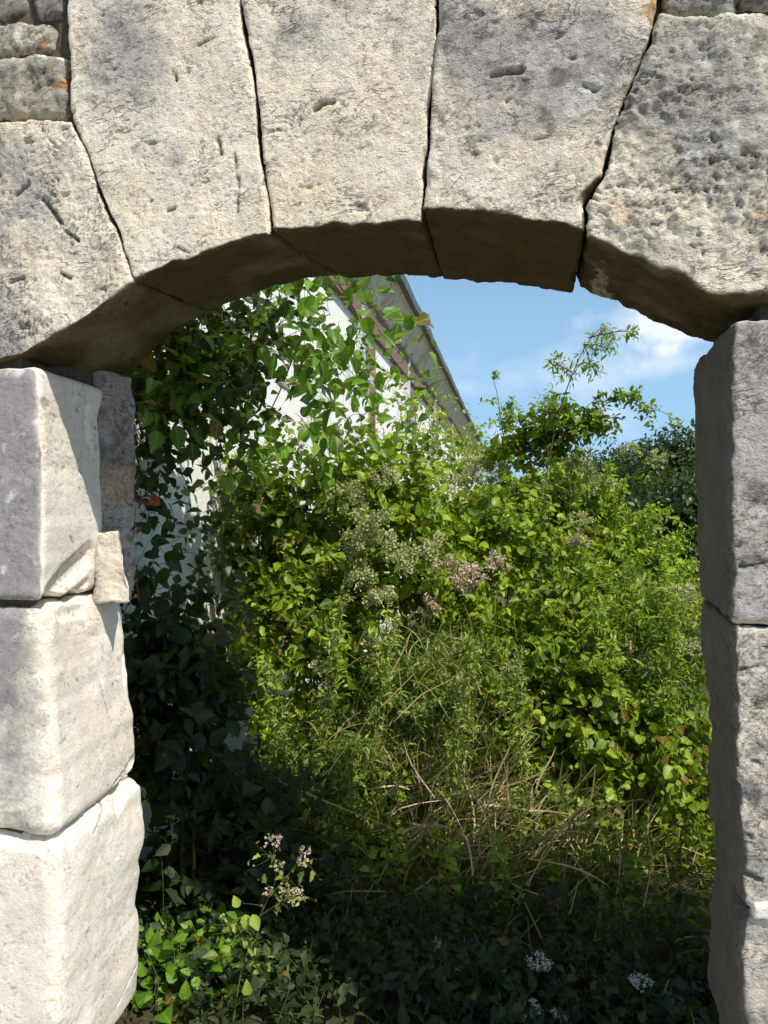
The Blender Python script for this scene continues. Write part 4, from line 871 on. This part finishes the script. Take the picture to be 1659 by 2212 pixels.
# far trees on the right
def tree(label, px, Y, top_py, w, n=2600, seed=1):
    tp = C(px, top_py, Y); h = tp[2]; x, y = tp[0], tp[1]
    root = empty('broadleaf_tree', (x, y, 0), label, 'tree', 'trees beyond the thicket'); b = Bag(); tr = Bag()
    q, V, Q = stemline([np.array([x, y, 0]), np.array([x+.1, y, h*.4]), np.array([x, y, h*.8])], .18); tr.add(V, [Q])
    ncl = 26; cc = np.array([x, y, h*.58])+unit(R.normal(size=(ncl, 3)))*np.array([w*.7, w*.7, h*.32])*R.uniform(.5, 1, (ncl, 1))
    for c in cc[:10]:
        q, V, Q = stemline([np.array([x, y, h*.35]), (np.array([x, y, h*.5])+c)/2, c], .06); tr.add(V, [Q])
    idx = R.randint(0, ncl, n*3); d = unit(R.normal(size=(n*3, 3))); p = cc[idx]+d*w*.42*R.uniform(.4, 1, (n*3, 1))
    V, F, Tn = leaves(p, R.normal(size=(n*3, 3)), d+np.array([0, 0, .5]), np.full(n*3, w*.05+.05)*R.uniform(.6, 1.3, n*3), 'ovate', .2); b.add(V, F, Tn)
    b.build('crown', L_DARK, root); tr.build('trunk', M_BARK, root)
tree('dark tree furthest right beyond the thicket, cut by the right jamb', 1510, 26, 930, 2.6, 3200)
tree('dark round topped tree second from the right jamb beyond the thicket', 1430, 30, 948, 2.3, 2600)
tree('low dark tree left of the round topped one on the skyline', 1350, 40, 958, 2.6, 2400)
tree('most distant low tree on the skyline above the fine leaved shrub', 1270, 48, 965, 2.8, 2000)
tree('dark tree filling the gap between the thicket and the right jamb', 1470, 16, 1020, 1.7, 2600)

# ------------------------------------------------------------------ light and sky
sun_d = bpy.data.lights.new('sun', 'SUN'); sun_d.energy = 5.0; sun_d.angle = math.radians(.53); sun_d.color = (1, .93, .81)
sun = bpy.data.objects.new('sun', sun_d); COL.objects.link(sun)
sun.rotation_euler = Vector(SUN).to_track_quat('Z', 'Y').to_euler(); sun.location = (4, -4, 6)
w = bpy.data.worlds.new('World'); sc.world = w; w.use_nodes = True; nt = w.node_tree; nt.nodes.clear()
out = nt.nodes.new('ShaderNodeOutputWorld'); bg = nt.nodes.new('ShaderNodeBackground'); bg.inputs[1].default_value = .12
sky = nt.nodes.new('ShaderNodeTexSky'); sky.sky_type = 'NISHITA'; sky.sun_disc = False
sky.sun_elevation = math.asin(SUN[2]); sky.sun_rotation = math.atan2(SUN[0], SUN[1]); sky.air_density = 1.0; sky.dust_density = 1.2; sky.ozone_density = 1.2
tc = nt.nodes.new('ShaderNodeTexCoord'); mp = nt.nodes.new('ShaderNodeMapping'); mp.inputs['Scale'].default_value = (1, 1, 1.9); mp.inputs['Location'].default_value = (.35, .1, .2)
nz = nt.nodes.new('ShaderNodeTexNoise'); nz.inputs['Scale'].default_value = 5.5; nz.inputs['Detail'].default_value = 7; nz.inputs['Roughness'].default_value = .52
hz = nt.nodes.new('ShaderNodeMix'); hz.data_type = 'RGBA'; 
sx = nt.nodes.new('ShaderNodeSeparateXYZ'); nt.links.new(tc.outputs['Generated'], sx.inputs[0])
er = nt.nodes.new('ShaderNodeValToRGB'); er.color_ramp.elements[0].position = .12; er.color_ramp.elements[0].color = (.85, .85, .85, 1); er.color_ramp.elements[1].position = .55; er.color_ramp.elements[1].color = (.0, .0, .0, 1)
nt.links.new(sx.outputs[2], er.inputs[0]); nt.links.new(er.outputs[0], hz.inputs[0])
nt.links.new(tc.outputs['Generated'], mp.inputs[0]); nt.links.new(mp.outputs[0], nz.inputs['Vector'])
rp = nt.nodes.new('ShaderNodeValToRGB'); rp.color_ramp.elements[0].position = .50; rp.color_ramp.elements[0].color = (0, 0, 0, 1); rp.color_ramp.elements[1].position = .72; rp.color_ramp.elements[1].color = (.85, .85, .85, 1)
nt.links.new(nz.outputs['Fac'], rp.inputs[0])
hz.inputs[7].default_value = (3.1, 5.6, 8.2, 1); nt.links.new(sky.outputs[0], hz.inputs[6])
mx = nt.nodes.new('ShaderNodeMix'); mx.data_type = 'RGBA'; mx.inputs[7].default_value = (7.6, 8.3, 9.2, 1)
def wm(op, a, b=0.):
    m = nt.nodes.new('ShaderNodeMath'); m.operation = op; m.use_clamp = op == 'ADD'
    for i, v in enumerate((a, b)):
        if isinstance(v, float): m.inputs[i].default_value = v
        else: nt.links.new(v, m.inputs[i])
    return m.outputs[0]
nz2 = nt.nodes.new('ShaderNodeTexNoise'); nz2.inputs['Scale'].default_value = 14; nz2.inputs['Detail'].default_value = 6; nt.links.new(tc.outputs['Generated'], nz2.inputs['Vector'])
cl = wm('MULTIPLY', rp.outputs[0], .45)
for cx, cy, wd, am in [(1410, 690, .075, 1.), (1470, 700, .07, 1.), (1455, 785, .05, .55), (1120, 935, .06, .6), (1010, 840, .05, .4), (1260, 815, .07, .45), (1300, 900, .06, .4)]:
    dd = unit(FW+RT*(cx-829.5)/FPX+UP*(1106-cy)/FPX)
    vm = nt.nodes.new('ShaderNodeVectorMath'); vm.operation = 'SUBTRACT'; nt.links.new(tc.outputs['Generated'], vm.inputs[0]); vm.inputs[1].default_value = dd
    v2 = nt.nodes.new('ShaderNodeVectorMath'); v2.operation = 'MULTIPLY'; nt.links.new(vm.outputs[0], v2.inputs[0]); v2.inputs[1].default_value = (1, 1, 2.2)
    vl = nt.nodes.new('ShaderNodeVectorMath'); vl.operation = 'LENGTH'; nt.links.new(v2.outputs[0], vl.inputs[0])
    e = wm('SUBTRACT', 1., wm('DIVIDE', vl.outputs['Value'], wd)); e = wm('ADD', e, wm('MULTIPLY', wm('SUBTRACT', nz2.outputs['Fac'], .5), 2.6))
    r3 = nt.nodes.new('ShaderNodeValToRGB'); r3.color_ramp.elements[0].position = .05; r3.color_ramp.elements[1].position = .9; nt.links.new(e, r3.inputs[0])
    mk = nt.nodes.new('ShaderNodeValToRGB'); mk.color_ramp.elements[0].position = .55; mk.color_ramp.elements[0].color = (1, 1, 1, 1); mk.color_ramp.elements[1].position = 1.; mk.color_ramp.elements[1].color = (0, 0, 0, 1)
    nt.links.new(wm('DIVIDE', vl.outputs['Value'], wd*2), mk.inputs[0])
    cl = wm('ADD', cl, wm('MULTIPLY', wm('MULTIPLY', r3.outputs[0], mk.outputs[0]), am))
nt.links.new(cl, mx.inputs[0]); nt.links.new(hz.outputs[2], mx.inputs[6]); nt.links.new(mx.outputs[2], bg.inputs[0]); nt.links.new(bg.outputs[0], out.inputs[0])
sc.view_settings.view_transform = 'Standard'; sc.view_settings.look = 'None'; sc.view_settings.exposure = 0; sc.view_settings.gamma = 1
sc.render.engine = 'CYCLES'
sc.cycles.max_bounces = 8; sc.cycles.diffuse_bounces = 4; sc.cycles.transmission_bounces = 4
